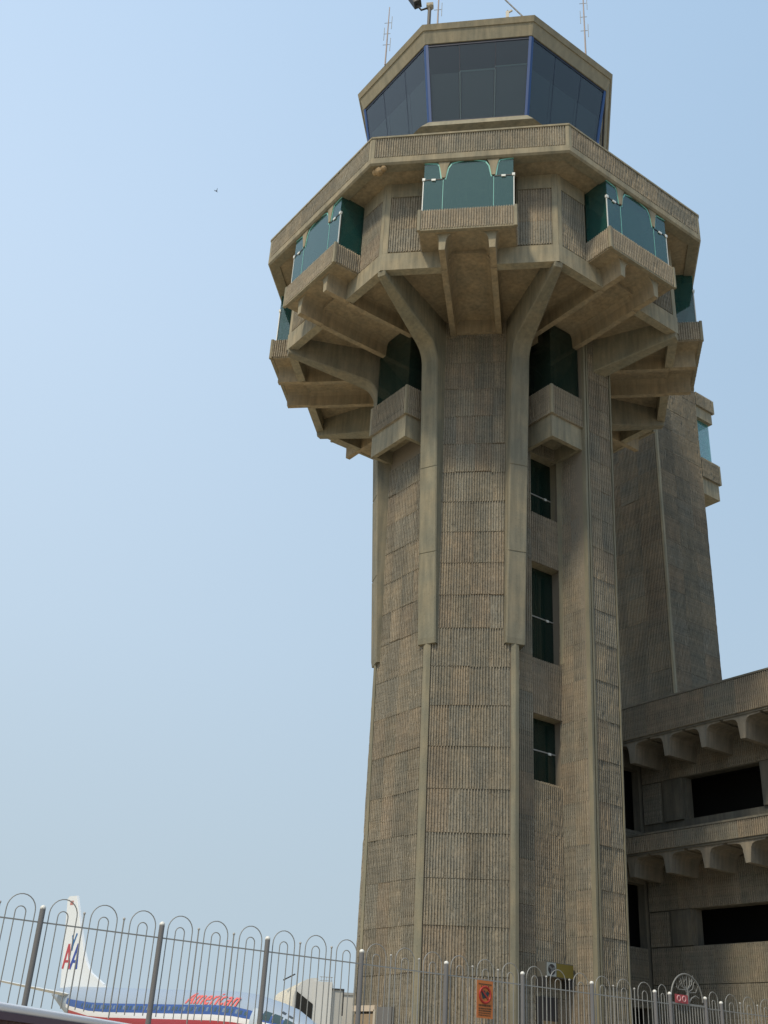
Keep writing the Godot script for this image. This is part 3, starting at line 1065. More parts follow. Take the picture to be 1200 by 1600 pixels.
		for k in range(-1, 8):
			var bx := 1.05 + 1.53 * k if s[1] > 9 else 0.78 + 1.53 * k
			if bx < x0 + 0.2:
				continue
			var e := MB.new()
			var drop := 0.80 if s[1] > 9 else 0.72
			var prof := PackedVector2Array()
			var hi: float = s[0] - 0.02
			for q in [[-0.7, 0.0], [-0.7, -0.10], [-0.34, -0.12], [-0.22, -0.17], [-0.16, -0.28], [-0.10, -drop], [0.09, -drop], [0.15, -0.28], [0.21, -0.17], [0.33, -0.12], [0.69, -0.10], [0.69, 0.0]]:
				prof.append(Vector2(bx + q[0], hi + q[1]))
			e.extrude(prof, Transform3D(), -0.02, B - 0.1)
			part("beam_end", e.done(), M.beam_grey, band)
	# link wall from the inner corner towards the tower (faces along the facade)
	var lk := Transform3D(Basis(Vector3.UP, PI / 2), Vector3(X0, 0, 0))      # local x runs into -z of the facade
	var g := MB.new()
	var sub := func(za, zb, ya, yb):
		g.box(X0 - 0.34, X0 - 0.03, ya, yb, za, zb)
	sub.call(-0.3, 0.10, -0.5, 11.15)
	sub.call(0.98, 3.4, -0.5, 11.15)
	sub.call(0.10, 0.98, 10.25, 11.15)
	sub.call(0.10, 0.98, 6.3, 8.08)
	sub.call(0.10, 0.98, 2.4, 4.25)
	var link := part("link_wall", g.done(), M.smooth_shaded, t, Y)
	panel(lk, -0.97, -0.11, 6.32, 8.06, -0.02, link, "link_panel")
	panel(lk, -0.97, -0.11, 2.42, 4.23, -0.02, link, "link_panel")
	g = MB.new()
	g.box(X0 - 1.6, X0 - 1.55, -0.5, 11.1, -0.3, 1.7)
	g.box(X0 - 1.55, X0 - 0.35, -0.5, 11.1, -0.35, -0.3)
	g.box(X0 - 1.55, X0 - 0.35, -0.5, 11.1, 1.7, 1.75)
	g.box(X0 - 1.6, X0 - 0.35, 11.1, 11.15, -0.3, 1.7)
	part("link_shade", g.done(), M.interior, t, Y)  # near-black box added to stand for the shade inside the link

# ---------------------------------------------------------------- fences
func fence_xf() -> Transform3D:
	# local x runs along the fence, z towards the road
	return Transform3D(Basis(Vector3.UP, PI / 2 - 0.943363), Vector3(-4.761, APRON, -17.17))

func hoop_pts(x: float, r: float, y0: float, ytop: float) -> Array:
	var p := [Vector3(x - r, y0, 0)]
	for k in 13:
		var a := PI - PI * k / 12.0
		p.append(Vector3(x + r * cos(a), ytop - r + r * sin(a), 0))
	p.append(Vector3(x + r, y0, 0))
	return p

func fence_unit(t: Node3D, x: float, w: float, finial: bool):
	var b := MB.new(); b.tube(hoop_pts(x + w / 2, w * 0.332, 1.11, 2.615), 0.0085, 6)
	part("outer_hoop", b.done(), M.rail, t)
	b = MB.new(); b.tube(hoop_pts(x + w / 2, w * 0.122, 1.10, 2.44), 0.0085, 6)
	part("inner_hoop", b.done(), M.rail, t)
	if finial:
		b = MB.new(); b.tube([Vector3(x + w, 1.03, 0), Vector3(x + w, 2.45, 0)], 0.011, 6)
		var bar := part("finial_bar", b.done(), M.rail, t)
		b = MB.new(); b.ball(Vector3(x + w, 2.455, 0), 0.023)
		part("finial", b.done(), M.rail_cap, bar)

func fence_post(t: Node3D, x: float, top := 2.47):
	var b := MB.new(); b.tube([Vector3(x, -0.15, 0), Vector3(x, top - 0.02, 0)], 0.043, 12)
	var p := part("post", b.done(), M.steel, t)
	b = MB.new(); b.ball(Vector3(x, top - 0.02, 0), 0.046, 10)
	part("post_cap", b.done(), M.cap, p)

func rail_piece(t: Node3D, x0: float, x1: float):
	var b := MB.new(); b.box(x0, x1, 2.238, 2.258, -0.005, 0.005)
	part("top_rail", b.done(), M.rail, t)

func fences():
	M.rail_cap = plain(0.42, 0.41, 0.39, 0.4)
	var xf := fence_xf()
	var t := thing("hooped_fence", "long grey steel fence of nested hoops crossing in front of the aircraft and tower base", "fence", xf, "")
	for i in range(-4, 8):
		var x := 2.0 * i
		if i >= -3:
			fence_post(t, x)
		if i < 7:
			for u in 3:
				fence_unit(t, x + u * 2.0 / 3, 2.0 / 3, u < 2)
			rail_piece(t, x, x + 2.0)
	# gate
	var gt := thing("entrance_gate", "steel gate with a round tree emblem under its arch at the fence's right end", "gate", xf * Transform3D(Basis(), Vector3(15.1, 0, 0)))
	var post_at := [-0.62, -0.555, 0.60, 1.2]
	fence_post(gt, -0.60); fence_post(gt, 0.64); 
	var b := MB.new()
	b.tube(arc(Vector3(0, 2.36, 0), 0.55, 0, PI, 24), 0.018, 8)
	part("arch", b.done(), M.rail_pale, gt)
	b = MB.new()
	b.box(-0.56, 0.60, 2.26, 2.30, -0.012, 0.012)
	part("top_rail", b.done(), M.rail, gt)
	for k in 12:
		b = MB.new()
		var x := -0.5 + k * 0.094
		b.tube([Vector3(x, 0.1, 0), Vector3(x, 2.27, 0)], 0.0095, 6)
		part("bar", b.done(), M.rail, gt)
	# tree emblem
	b = MB.new()
	var rt := RandomNumberGenerator.new()
	rt.seed = 5
	b.tube([Vector3(0.02, 2.28, 0), Vector3(0.03, 2.5, 0), Vector3(0.02, 2.62, 0)], 0.035, 8, 0.025)
	for br in [[-0.10, 2.84, 0.0], [-0.24, 2.74, 0.0], [0.02, 2.87, 0.0], [0.13, 2.85, 0.0], [0.27, 2.76, 0.0], [0.38, 2.62, 0.0], [-0.36, 2.62, 0.0], [0.22, 2.86, 0.0], [-0.17, 2.80, 0.0]]:
		var tip := Vector3(br[0], br[1], 0)
		var from := Vector3(0.02, 2.5 + 0.1 * rt.randf(), 0)
		var mid := from.lerp(tip, 0.55) + Vector3(br[0] * 0.25, -0.03, 0)
		b.tube([from, mid, tip], 0.016, 6, 0.008)
		for k in 2:
			var q := mid.lerp(tip, 0.2 + 0.5 * k)
			b.tube([q, q + Vector3(rt.randf_range(-0.08, 0.08), 0.09, 0)], 0.008, 5, 0.005)
	b.tube([Vector3(0.03, 2.3, 0), Vector3(0.16, 2.42, 0), Vector3(0.3, 2.48, 0), Vector3(0.42, 2.44, 0)], 0.02, 6, 0.01)
	part("tree_emblem", b.done(), M.rail_pale, gt)
	# short hooped pieces beside the gate
	var s := thing("gate_side_panel", "narrow hooped railing between two posts just left of the arched gate", "railing", xf * Transform3D(Basis(), Vector3(14.0, 0, 0)), "railings beside the gate")
	fence_unit(s, 0.06, 0.4, false); rail_piece(s, 0.04, 0.46)
	s = thing("gate_side_panel", "narrow hooped railing just right of the arched gate", "railing", xf * Transform3D(Basis(), Vector3(15.78, 0, 0)), "railings beside the gate")
	fence_unit(s, 0.03, 0.46, false); rail_piece(s, 0.02, 0.5)
	fence_post(s, 0.53, 2.42)
	var r := thing("hooped_fence", "short run of hooped fence right of the gate in front of the dark terminal", "fence", xf * Transform3D(Basis(), Vector3(16.31, 0, 0)))
	for i in 3:
		for u in 3:
			fence_unit(r, 0.05 + i * 2.0 + u * 2.0 / 3, 2.0 / 3, u < 2)
		rail_piece(r, 0.05 + i * 2.0, 2.05 + i * 2.0)
		fence_post(r, 2.05 + i * 2.0)
	# red notice on the gate
	var n := thing("gate_notice", "small red notice with two pale round marks wired to the arched gate", "sign", xf * Transform3D(Basis(), Vector3(14.86, 2.29, 0.03)))
	b = MB.new(); b.box(-0.22, 0.22, 0.0, 0.175, 0.0, 0.008)
	part("plate", b.done(), plain(0.42, 0.078, 0.09, 0.5), n)
	for x in [-0.1, 0.08]:
		b = MB.new()
		b.tube(arc(Vector3(x, 0.09, 0.012), 0.055, 0, TAU, 18), 0.012, 6)
		part("ring_mark", b.done(), plain(0.62, 0.35, 0.36, 0.6), n)
	# orange notice on the fence
	var og := thing("warning_notice", "tall orange notice with red prohibition ring tied to the fence before the tower", "sign", xf * Transform3D(Basis(), Vector3(8.96, 1.57, 0.03)))
	b = MB.new()
	b.box(-0.205, 0.205, 0.0, 0.66, 0.0, 0.01)
	part("plate", b.done(), plain(0.50, 0.15, 0.035, 0.5), og)
	b = MB.new(); b.box(-0.17, 0.17, 0.585, 0.605, 0.01, 0.013)
	for k in 5:
		b.box(-0.10 + k * 0.045, -0.078 + k * 0.045, 0.53, 0.57, 0.01, 0.013)
	part("heading_print", b.done(), plain(0.10, 0.05, 0.02, 0.6), og)
	b = MB.new()
	b.tube(arc(Vector3(0.0, 0.41, 0.012), 0.14, 0, TAU, 28), 0.022, 6)
	b.boxt(Transform3D(Basis(Vector3(0, 0, 1), -0.75), Vector3(0, 0.41, 0.02)), Vector3(0.26, 0.03, 0.01))
	part("prohibition_ring", b.done(), plain(0.36, 0.03, 0.02, 0.5), og)
	b = MB.new()
	b.boxt(Transform3D(Basis(Vector3(0, 0, 1), 0.35), Vector3(-0.03, 0.41, 0.013)), Vector3(0.10, 0.13, 0.006))
	b.boxt(Transform3D(Basis(Vector3(0, 0, 1), -0.5), Vector3(0.055, 0.42, 0.013)), Vector3(0.07, 0.10, 0.006))
	part("pictogram", b.done(), plain(0.02, 0.035, 0.045, 0.6), og)
	b = MB.new()
	var rr := RandomNumberGenerator.new()
	rr.seed = 8
	for row in [[0.205, 0.036], [0.155, 0.026], [0.115, 0.026], [0.078, 0.02], [0.04, 0.02]]:
		var x := -0.16
		while x < 0.15:
			var w := rr.randf_range(0.012, 0.026)
			b.box(x, minf(x + w, 0.165), row[0], row[0] + row[1], 0.01, 0.013)
			x += w + rr.randf_range(0.006, 0.014)
	part("small_print", b.done(), plain(0.06, 0.035, 0.015, 0.6), og)

func arc(c: Vector3, r: float, a0: float, a1: float, n: int) -> Array:
	var p := []
	for k in n + 1:
		var a := lerpf(a0, a1, float(k) / n)
		p.append(c + Vector3(cos(a) * r, sin(a) * r, 0))
	return p

# ---------------------------------------------------------------- near barrier, lower left
func barrier():
	var a := Vector3(-3.0, 0, -8.2)
	var c := Vector3(-2.25, 0, -15.8)
	var d := c - a
	var xf := Transform3D(Basis(Vector3.UP, atan2(-d.z, d.x)), a)
	var t := thing("sheet_barrier", "dark maroon corrugated sheet barrier with a glossy white pipe along its top", "barrier", xf)
	var L := d.length()
	var b := MB.new()
	var n := int(L / 0.12)
	var pts := []
	for k in n * 4 + 1:
		var x := -2.0 + (L + 2.0) * k / (n * 4)
		pts.append(Vector2(x, [0.0, 0.02, 0.02, 0.0][k % 4]))
	for k in pts.size() - 1:
		var p: Vector2 = pts[k]
		var q: Vector2 = pts[k + 1]
		b.quad(Vector3(p.x, 0.05, p.y), Vector3(q.x, 0.05, q.y), Vector3(q.x, 1.98, q.y), Vector3(p.x, 1.98, p.y))
	part("corrugated_sheet", b.done(), plain(0.078, 0.032, 0.032, 0.55), t)
	b = MB.new()
	b.tube([Vector3(-2.0, 2.02, 0.01), Vector3(L, 2.02, 0.01)], 0.038, 14)
	part("top_pipe", b.done(), M.gloss_white, t)
	b = MB.new()
	b.box(-2.0, L, 1.93, 1.985, -0.02, 0.045)
	part("cap_strip", b.done(), plain(0.09, 0.06, 0.10, 0.3), t)
	for k in 5:
		b = MB.new()
		b.post(-1.9 + k * 2.3, -1.82 + k * 2.3, 0.0, 1.95, -0.1, -0.02, 0.01)
		part("post", b.done(), M.dark, t)

# ---------------------------------------------------------------- aircraft and boarding bridge
func airport_far():
	aircraft()
	boarding_bridge()

func aircraft():
	var top_t := Vector3(-27.35, 5.87 + EYE, -112.0)
	var top_n := Vector3(-9.29, 5.27 + EYE, -93.0)
	var fx := (top_n - top_t).normalized()
	var fz := fx.cross(Vector3.UP).normalized()
	var fy := fz.cross(fx)
	var o := top_t - fy * 2.15
	var t := thing("airliner", "silver airliner with red white and blue stripes parked beyond the fence", "aircraft", Transform3D(Basis(fx, fy, fz), o))
	var silver := plain(0.33, 0.395, 0.48, 0.38, 0.15)
	# sections: x, radius, centre height
	var sec := [[-2.2, 0.25, 1.45], [-1.0, 0.62, 1.36], [1.0, 1.12, 1.02], [4.0, 1.70, 0.46], [8.0, 2.08, 0.08], [11.0, 2.15, 0.0], [22.0, 2.15, 0.0], [26.2, 2.15, 0.0], [28.7, 2.08, -0.07], [30.3, 1.94, -0.20], [31.9, 1.80, -0.33], [33.4, 1.60, -0.47], [34.9, 1.27, -0.75], [36.0, 0.95, -0.88], [37.0, 0.60, -0.96], [37.6, 0.30, -1.0], [37.75, 0.05, -1.0]]
	var N := 40
	var skin := func(a0: float, a1: float, x0: float, x1: float, off: float, steps: int) -> ArrayMesh:
		# strip of skin between two angles (degrees, 0 is starboard, 90 is up)
		var b := MB.new()
		b.smooth(true)
		var xs := []
		for i in sec.size():
			if sec[i][0] > x0 and sec[i][0] < x1:
				xs.append(sec[i][0])
		xs.push_front(x0); xs.push_back(x1)
		var ring := func(x):
			var q := []
			for i in sec.size() - 1:
				if x >= sec[i][0] and x <= sec[i + 1][0]:
					var s: float = (x - sec[i][0]) / (sec[i + 1][0] - sec[i][0])
					var r := lerpf(sec[i][1], sec[i + 1][1], s) + off
					var cy := lerpf(sec[i][2], sec[i + 1][2], s)
					for k in steps + 1:
						var a := deg_to_rad(lerpf(a0, a1, float(k) / steps) + (lerpf(-9.0, 7.0, (x - 3.0) / 34.0) if off > 0.0 and off < 0.0205 else 0.0))
						q.append(Vector3(x, cy + r * sin(a), r * cos(a)))
					break
			return q
		for i in xs.size() - 1:
			var p: Array = ring.call(xs[i])
			var q: Array = ring.call(xs[i + 1])
			for k in steps:
				b.quad(p[k], q[k], q[k + 1], p[k + 1])
		return b.done()
	part("fuselage", skin.call(0, 360, -2.2, 37.75, 0.0, N), silver, t)
	var stripe_blue := plain(0.035, 0.09, 0.30, 0.4)
	var stripe_red := plain(0.42, 0.05, 0.06, 0.4)
	var stripe_white := plain(0.75, 0.75, 0.76, 0.4)
	part("blue_stripe", skin.call(7, 26, 3.0, 36.6, 0.012, 5), stripe_blue, t)
	part("white_stripe", skin.call(-4, 7, 3.0, 37.2, 0.012, 3), stripe_white, t)
	part("red_stripe", skin.call(-20, -4, 3.5, 37.2, 0.012, 4), stripe_red, t)
	var dark_glass := plain(0.05, 0.09, 0.11, 0.15)
	var x := 6.4
	while x < 30.2:
		var a0 := 13.0
		part("cabin_window", skin.call(a0, a0 + 8.5, x, x + 0.26, 0.02, 2), plain(0.16, 0.22, 0.30, 0.25) if int(x * 10) % 3 == 0 else dark_glass, t)
		x += 0.51
	part("door", skin.call(-6, 34, 30.6, 31.4, 0.018, 6), plain(0.45, 0.52, 0.60, 0.4), t)
	for w in [[31.8, 32.6], [32.8, 33.7], [33.9, 34.8], [35.0, 35.7]]:
		part("cockpit_window", skin.call(16, 38, w[0], w[1], 0.022, 4), plain(0.035, 0.07, 0.08, 0.12), t)
	for w in [[33.3, 33.7], [34.0, 34.4]]:
		part("eyebrow_window", skin.call(46, 53, w[0], w[1], 0.022, 2), plain(0.05, 0.06, 0.07, 0.2), t)
	# fin with its fillet
	var b := MB.new()
	var fin := PackedVector2Array([Vector2(-1.07, 2.0), Vector2(-2.9, 10.15), Vector2(-2.6, 10.4), Vector2(-1.25, 10.4), Vector2(0.54, 7.47), Vector2(2.05, 5.2), Vector2(2.9, 4.2), Vector2(3.95, 3.35), Vector2(6.6, 2.35), Vector2(7.4, 2.0)])
	# lens section: a flat plate with sharpened front and rear
	b.extrude(fin, Transform3D(), -0.12, 0.12)
	var white := plain(0.70, 0.73, 0.75, 0.45)
	var vf := part("tail_fin", b.done(), white, t)
	b = MB.new()
	edge_strip(b, [Vector2(-1.25, 10.4), Vector2(0.54, 7.47), Vector2(2.05, 5.2), Vector2(2.9, 4.2), Vector2(3.95, 3.35), Vector2(6.6, 2.35)], 0.1, 0.13)
	part("leading_edge", b.done(), plain(0.78, 0.80, 0.82, 0.25), vf)
	b = MB.new()
	letter_a(b, Vector2(-1.3, 3.68), Vector2(-0.86, 5.9), Vector2(-0.05, 3.68), 0.34)
	part("red_letter", b.done(), stripe_red, vf)
	b = MB.new()
	letter_a(b, Vector2(0.05, 3.66), Vector2(0.88, 5.9), Vector2(1.25, 3.66), 0.36)
	part("blue_letter", b.done(), plain(0.03, 0.06, 0.30, 0.4), vf)
	b = MB.new()
	edge_strip(b, [Vector2(-0.52, 6.72), Vector2(-0.2, 5.9), Vector2(-0.2, 5.3)], 0.26, 0.14)
	edge_strip(b, [Vector2(0.25, 6.86), Vector2(-0.1, 6.0), Vector2(-0.22, 5.5)], 0.22, 0.15)
	edge_strip(b, [Vector2(-0.14, 6.3), Vector2(-0.17, 5.6)], 0.2, 0.155)
	part("bird_emblem", b.done(), plain(0.03, 0.13, 0.32, 0.4), vf)
	b = MB.new()
	b.box(-2.2, -1.6, 9.55, 9.95, 0.12, 0.135)
	part("flag_print", b.done(), plain(0.45, 0.18, 0.16, 0.5), vf)
	# tailplanes, wings, engines
	for s in [-1, 1]:
		b = MB.new()
		plank(b, Vector3(3.2, 1.35, 0.9 * s), Vector3(0.2, 1.35, 0.9 * s), Vector3(-2.2, 2.25, 7.4 * s), Vector3(-3.6, 2.25, 7.4 * s), 0.16)
		part("tailplane", b.done(), white, t)
		b = MB.new()
		plank(b, Vector3(23.5, -1.65, 1.8 * s), Vector3(15.5, -1.65, 1.8 * s), Vector3(10.6, -1.2, 16.5 * s), Vector3(9.2, -1.2, 16.5 * s), 0.3)
		part("wing", b.done(), silver, t)
		b = MB.new()
		b.tube([Vector3(24.5, -3.1, 5.0 * s), Vector3(23.8, -3.1, 5.0 * s), Vector3(20.2, -3.0, 5.0 * s)], 0.95, 20, 0.6)
		part("engine", b.done(), silver, t)
		b = MB.new()
		b.tube([Vector3(17.5, -1.9, 2.6 * s), Vector3(17.5, -4.5, 2.6 * s)], 0.14, 8)
		b.tube([Vector3(17.5, -4.45, 2.3 * s), Vector3(17.5, -4.45, 2.9 * s)], 0.55, 16)
		part("main_gear", b.done(), M.dark, t)
	# lettering, wrapped on the skin
	var tm := TextMesh.new()
	var font := SystemFont.new()
	font.font_names = PackedStringArray(["Droid Sans"])
	font.font_weight = 700
	tm.font = font
	tm.text = "American"
	tm.font_size = 64
	tm.pixel_size = 0.02
	tm.depth = 0.02
	var arr := tm.get_mesh_arrays()
	var v: PackedVector3Array = arr[Mesh.ARRAY_VERTEX]
	var idx: PackedInt32Array = arr[Mesh.ARRAY_INDEX] if arr[Mesh.ARRAY_INDEX] != null else PackedInt32Array(range(v.size()))
	var tris := PackedVector3Array()
	for k in idx:
		tris.append(v[k])
	for round_ in 2:      # cut finer, so that the letters follow the curve of the skin
		var finer := PackedVector3Array()
		for k in range(0, tris.size(), 3):
			var p := tris[k]; var q := tris[k + 1]; var w := tris[k + 2]
			var pq := (p + q) / 2; var qw := (q + w) / 2; var wp := (w + p) / 2
			finer.append_array([p, pq, wp, pq, q, qw, wp, qw, w, pq, qw, wp])
		tris = finer
	var box := tm.get_aabb()
	var st := SurfaceTool.new()
	st.begin(Mesh.PRIMITIVE_TRIANGLES)
	st.set_smooth_group(-1)
	for p in tris:
		var u := (p.x - box.position.x) / box.size.x
		var h := (p.y - box.position.y) / box.size.y
		var a := deg_to_rad(lerpf(28.0, 61.0, h))
		var r := lerpf(2.15, 2.10, smoothstep(0.6, 1.0, u)) + 0.022 + (p.z - box.position.z) / maxf(box.size.z, 0.001) * 0.012
		st.add_vertex(Vector3(lerpf(22.1, 28.7, u), r * sin(a) - 0.03 * smoothstep(0.6, 1.0, u), r * cos(a)))
	st.generate_normals()
	part("red_lettering", st.commit(), plain(0.70, 0.13, 0.11, 0.5), t)

func letter_a(b: MB, l: Vector2, top: Vector2, r: Vector2, w: float):
	edge_strip(b, [l, top], w, 0.14)
	edge_strip(b, [top, r], w, 0.145)
	edge_strip(b, [l.lerp(top, 0.3), r.lerp(top, 0.3)], w * 0.7, 0.135)

# flat stroke on both sides of a plate
func edge_strip(b: MB, pts: Array, w: float, half: float):
	for i in pts.size() - 1:
		var a: Vector2 = pts[i]
		var c: Vector2 = pts[i + 1]
		var d := (c - a).normalized()
		var n := Vector2(-d.y, d.x) * w / 2
		b.extrude(PackedVector2Array([a - n, c - n, c + n, a + n]), Transform3D(), -half, half)

# thin lifting surface: root front, root rear, tip front, tip rear
func plank(b: MB, rf: Vector3, rb: Vector3, tf: Vector3, tb: Vector3, th: float):
	var u := Vector3(0, th, 0)
	var rm := rf.lerp(rb, 0.35)
	var tm := tf.lerp(tb, 0.35)
	var u2 := u * 0.5
	b.quad(rf, tf, tm + u2, rm + u); b.quad(rm + u, tm + u2, tb, rb)
	b.quad(rm - u, tm - u2, tf, rf); b.quad(rb, tb, tm - u2, rm - u)
	b.tri(tf, tb, tm + u2); b.tri(tb, tf, tm - u2)

func boarding_bridge():
	var z := -80.0
	var W := func(x, h, dz): return Vector3(x, h + EYE, z + dz)
	var t := thing("boarding_bridge", "pale boarding bridge with a ribbed hood in sunlit cream docked at the airliner's nose", "boarding bridge", Transform3D(Basis().scaled(Vector3.ONE * 1.28), Vector3(0, EYE, 0) + 1.28 * (Vector3(-2.4, APRON, z) - Vector3(0, EYE, 0))))
	var off := Transform3D(Basis(), Vector3(2.4, EYE - APRON, 0))
	var cream := plain(0.82, 0.78, 0.68, 0.7)  # white hood with the warm sunlight painted into its colour
	var grey := plain(0.60, 0.60, 0.58, 0.7)  # the same white greyed in colour for the sides in shade
	# hood: ribs that grow from far left to near right
	for k in 7:
		var s := k / 6.0
		var b := MB.new()
		var x0 := lerpf(-5.55, -4.1, s)
		var x1 := lerpf(-4.2, -2.72, s)
		var h := lerpf(4.98, 5.62, s)
		var pr := PackedVector2Array()
		pr.append(Vector2(x0, 1.6))
		for i in 9:
			var a := PI / 2 + PI / 2 * (1 - i / 8.0)
			pr.append(Vector2(x0 + (x1 - x0) * (1 + cos(a)), 4.15 + (h - 4.15) * sin(a)))
		pr.append(Vector2(x1 + 0.25, h))
		pr.append(Vector2(x1 + 0.25, 1.6))
		b.extrude(pr, Transform3D(), -1.8 + 0.42 * k, -1.8 + 0.42 * k + (0.30 if k < 6 else 0.1))
		part("hood_rib", b.done(), cream if k < 6 else grey, t, off)
	var b := MB.new()
	b.extrude(PackedVector2Array([Vector2(-3.95, 4.78), Vector2(-2.72, 4.0), Vector2(-2.78, 0.4), Vector2(-3.95, 0.4)]), Transform3D(), 0.9, 0.95)
	part("opening_shade", b.done(), M.interior, t, off)  # flat near-black sheet, the hood's inner shade given as colour
	b = MB.new()
	b.box(-2.72, -1.5, -0.2, 5.42, -2.4, 0.9)
	part("cab_body", b.done(), grey, t, off)
	b = MB.new()
	b.box(-1.5, -0.75, -0.2, 4.98, -2.2, 0.6)
	part("tunnel", b.done(), plain(0.42, 0.42, 0.40, 0.7), t, off)
	b = MB.new()
	b.box(-1.56, -0.7, 4.98, 5.06, -2.3, 0.7)
	b.box(-0.75, -0.66, 3.4, 5.06, 0.55, 0.68)
	part("tunnel_trim", b.done(), M.dark, t, off)
	b = MB.new()
	for x in [-2.3, -1.95, -1.6]:
		b.box(x, x + 0.03, 5.42, 5.75, 0.5, 0.53)
	b.box(-2.4, -1.5, 5.72, 5.76, 0.5, 0.53)
	b.box(-2.4, -1.5, 5.5, 5.53, 0.5, 0.53)
	part("roof_handrail", b.done(), M.grey, t, off)
	b = MB.new()
	b.boxt(Transform3D(Basis(Vector3(0, 0, 1), 0.5), Vector3(-4.5, 5.62, 0.2)), Vector3(0.9, 0.08, 0.1))
	part("hood_bar", b.done(), M.dark, t, off)
	var g := thing("gate_lounge", "plain pale wall of a gate building between boarding bridge and tower", "building", Transform3D(Basis(), Vector3(3.2, APRON, -108.0)))
	b = MB.new()
	b.box(-4.2, 6.0, 0, 6.9, -8, 0)
	part("wall", b.done(), plain(0.50, 0.48, 0.44, 0.8), g)
	b = MB.new()
	b.box(-4.3, 6.1, 6.9, 7.1, -8.1, 0.12)
	part("roof_edge", b.done(), M.grey, g)
	b = MB.new()
	b.tube([Vector3(-2.2, 3.3, 0.0), Vector3(-2.2, 3.3, 0.25)], 0.22, 12)
	part("wall_lamp", b.done(), M.grey, g)

# ---------------------------------------------------------------- things on the cab roof
func roof_gear():
	var at := func(x: float, zz: float): return tower_xf() * Transform3D(Basis(), Vector3(x, 36.0, zz))
	mast(at.call(-3.80, 3.46), 3.45, "thin whip antenna mast at the left edge of the cab roof", 3)
	mast(at.call(4.06, 3.10), 4.3, "thin whip antenna mast at the right edge of the cab roof", 4)
	mast(at.call(-1.55, 5.05), 2.6, "slim pinkish mast beside the floodlight on the cab roof", 1)
	# floodlight on a pole
	var t := thing("floodlight", "floodlight with dark tilted head on a short pole above the cab's front corner", "floodlight", at.call(-1.89, 5.03))
	var b := MB.new(); b.tube([Vector3(0, 0, 0), Vector3(0, 1.05, 0)], 0.07, 10)
	part("pole", b.done(), plain(0.10, 0.09, 0.08, 0.6), t)
	b = MB.new(); b.ball(Vector3(0.02, 1.12, 0), 0.14, 10); b.box(-0.12, 0.14, 1.1, 1.26, -0.1, 0.1)
	part("junction_box", b.done(), plain(0.34, 0.30, 0.22, 0.7), t)
	b = MB.new(); b.tube([Vector3(-0.06, 1.08, 0), Vector3(-0.32, 0.98, 0.0), Vector3(-0.5, 1.3, 0.0)], 0.04, 8)
	part("arm", b.done(), M.dark, t)
	b = MB.new(); b.boxt(Transform3D(Basis(Vector3(0, 0, 1), 0.45), Vector3(-0.62, 1.65, 0)), Vector3(0.30, 0.7, 0.34))
	var head := part("head", b.done(), M.dark, t)
	b = MB.new(); b.boxt(Transform3D(Basis(Vector3(0, 0, 1), 0.45), Vector3(-0.57, 1.6, 0.175)), Vector3(0.22, 0.5, 0.012))
	part("lens", b.done(), plain(0.35, 0.34, 0.33, 0.2), head)
	# small weather sensor
	t = thing("weather_sensor", "small pale weather sensor standing on the middle of the cab roof edge", "sensor", at.call(1.11, 5.0))
	b = MB.new(); b.tube([Vector3(0, 0, 0), Vector3(0, 0.55, 0)], 0.03, 8)
	part("stem", b.done(), M.grey, t)
	b = MB.new(); b.box(-0.07, 0.05, 0.1, 0.45, -0.06, 0.06); b.boxt(Transform3D(Basis(Vector3(0, 0, 1), 0.6), Vector3(0.06, 0.46, 0)), Vector3(0.26, 0.06, 0.06))
	part("housing", b.done(), plain(0.55, 0.52, 0.45, 0.6), t)
	# directional antenna leaning
	t = thing("directional_antenna", "leaning directional antenna with cross rods at the right front of the cab roof", "antenna", at.call(1.80, 4.95))
	b = MB.new(); b.tube([Vector3(0, 0, 0), Vector3(-0.85, 1.35, 0.0)], 0.03, 8)
	part("boom", b.done(), plain(0.22, 0.22, 0.22, 0.5), t)
	for k in 5:
		b = MB.new()
		var p := Vector3(-0.85, 1.35, 0) * (0.25 + 0.17 * k)
		b.tube([p - Vector3(0.02, -0.32, 0.2), p + Vector3(0.02, -0.32, 0.2)], 0.01, 5)
		part("rod", b.done(), M.grey, t)
	# lump of dried mud under the parapet's corner
	var nest := thing("mud_nest", "small tan lump of dried mud under the roof parapet's front left corner", "nest", tower_xf() * Transform3D(Basis(Vector3.UP, deg_to_rad(-21.3)), Vector3(sin(deg_to_rad(-21.3)), 0, cos(deg_to_rad(-21.3))) * 7.92 + Vector3(0, 26.08, 0)))
	b = MB.new()
	b.ball(Vector3(0, 0.06, 0), 0.16, 10); b.ball(Vector3(0.17, 0.09, 0.02), 0.11, 8); b.ball(Vector3(-0.15, 0.08, 0), 0.12, 8); b.ball(Vector3(0.03, 0.0, 0.05), 0.1, 8)
	part("mud", b.done(), plain(0.38, 0.27, 0.15, 0.95), nest)
	# a bird far up in the sky
	var bird := thing("flying_bird", "tiny dark bird flying alone in the open sky left of the tower", "bird", Transform3D(Basis(Vector3.UP, 0.7), Vector3(-0.176, 0.725, -0.751) * 150.0 + Vector3(0, EYE, 0)))
	b = MB.new()
	b.smooth(true)
	b.tube([Vector3(-0.22, 0, 0), Vector3(-0.1, 0.02, 0), Vector3(0.1, 0.0, 0), Vector3(0.24, -0.01, 0)], 0.055, 8, 0.02)
	for s in [-1, 1]:
		b.quad(Vector3(0.1, 0.02, 0.02 * s), Vector3(0.0, 0.18, 0.2 * s), Vector3(-0.08, 0.17, 0.2 * s), Vector3(-0.08, 0.02, 0.02 * s))
		b.quad(Vector3(0.0, 0.18, 0.2 * s), Vector3(-0.12, 0.26, 0.42 * s), Vector3(-0.15, 0.25, 0.4 * s), Vector3(-0.08, 0.17, 0.2 * s))
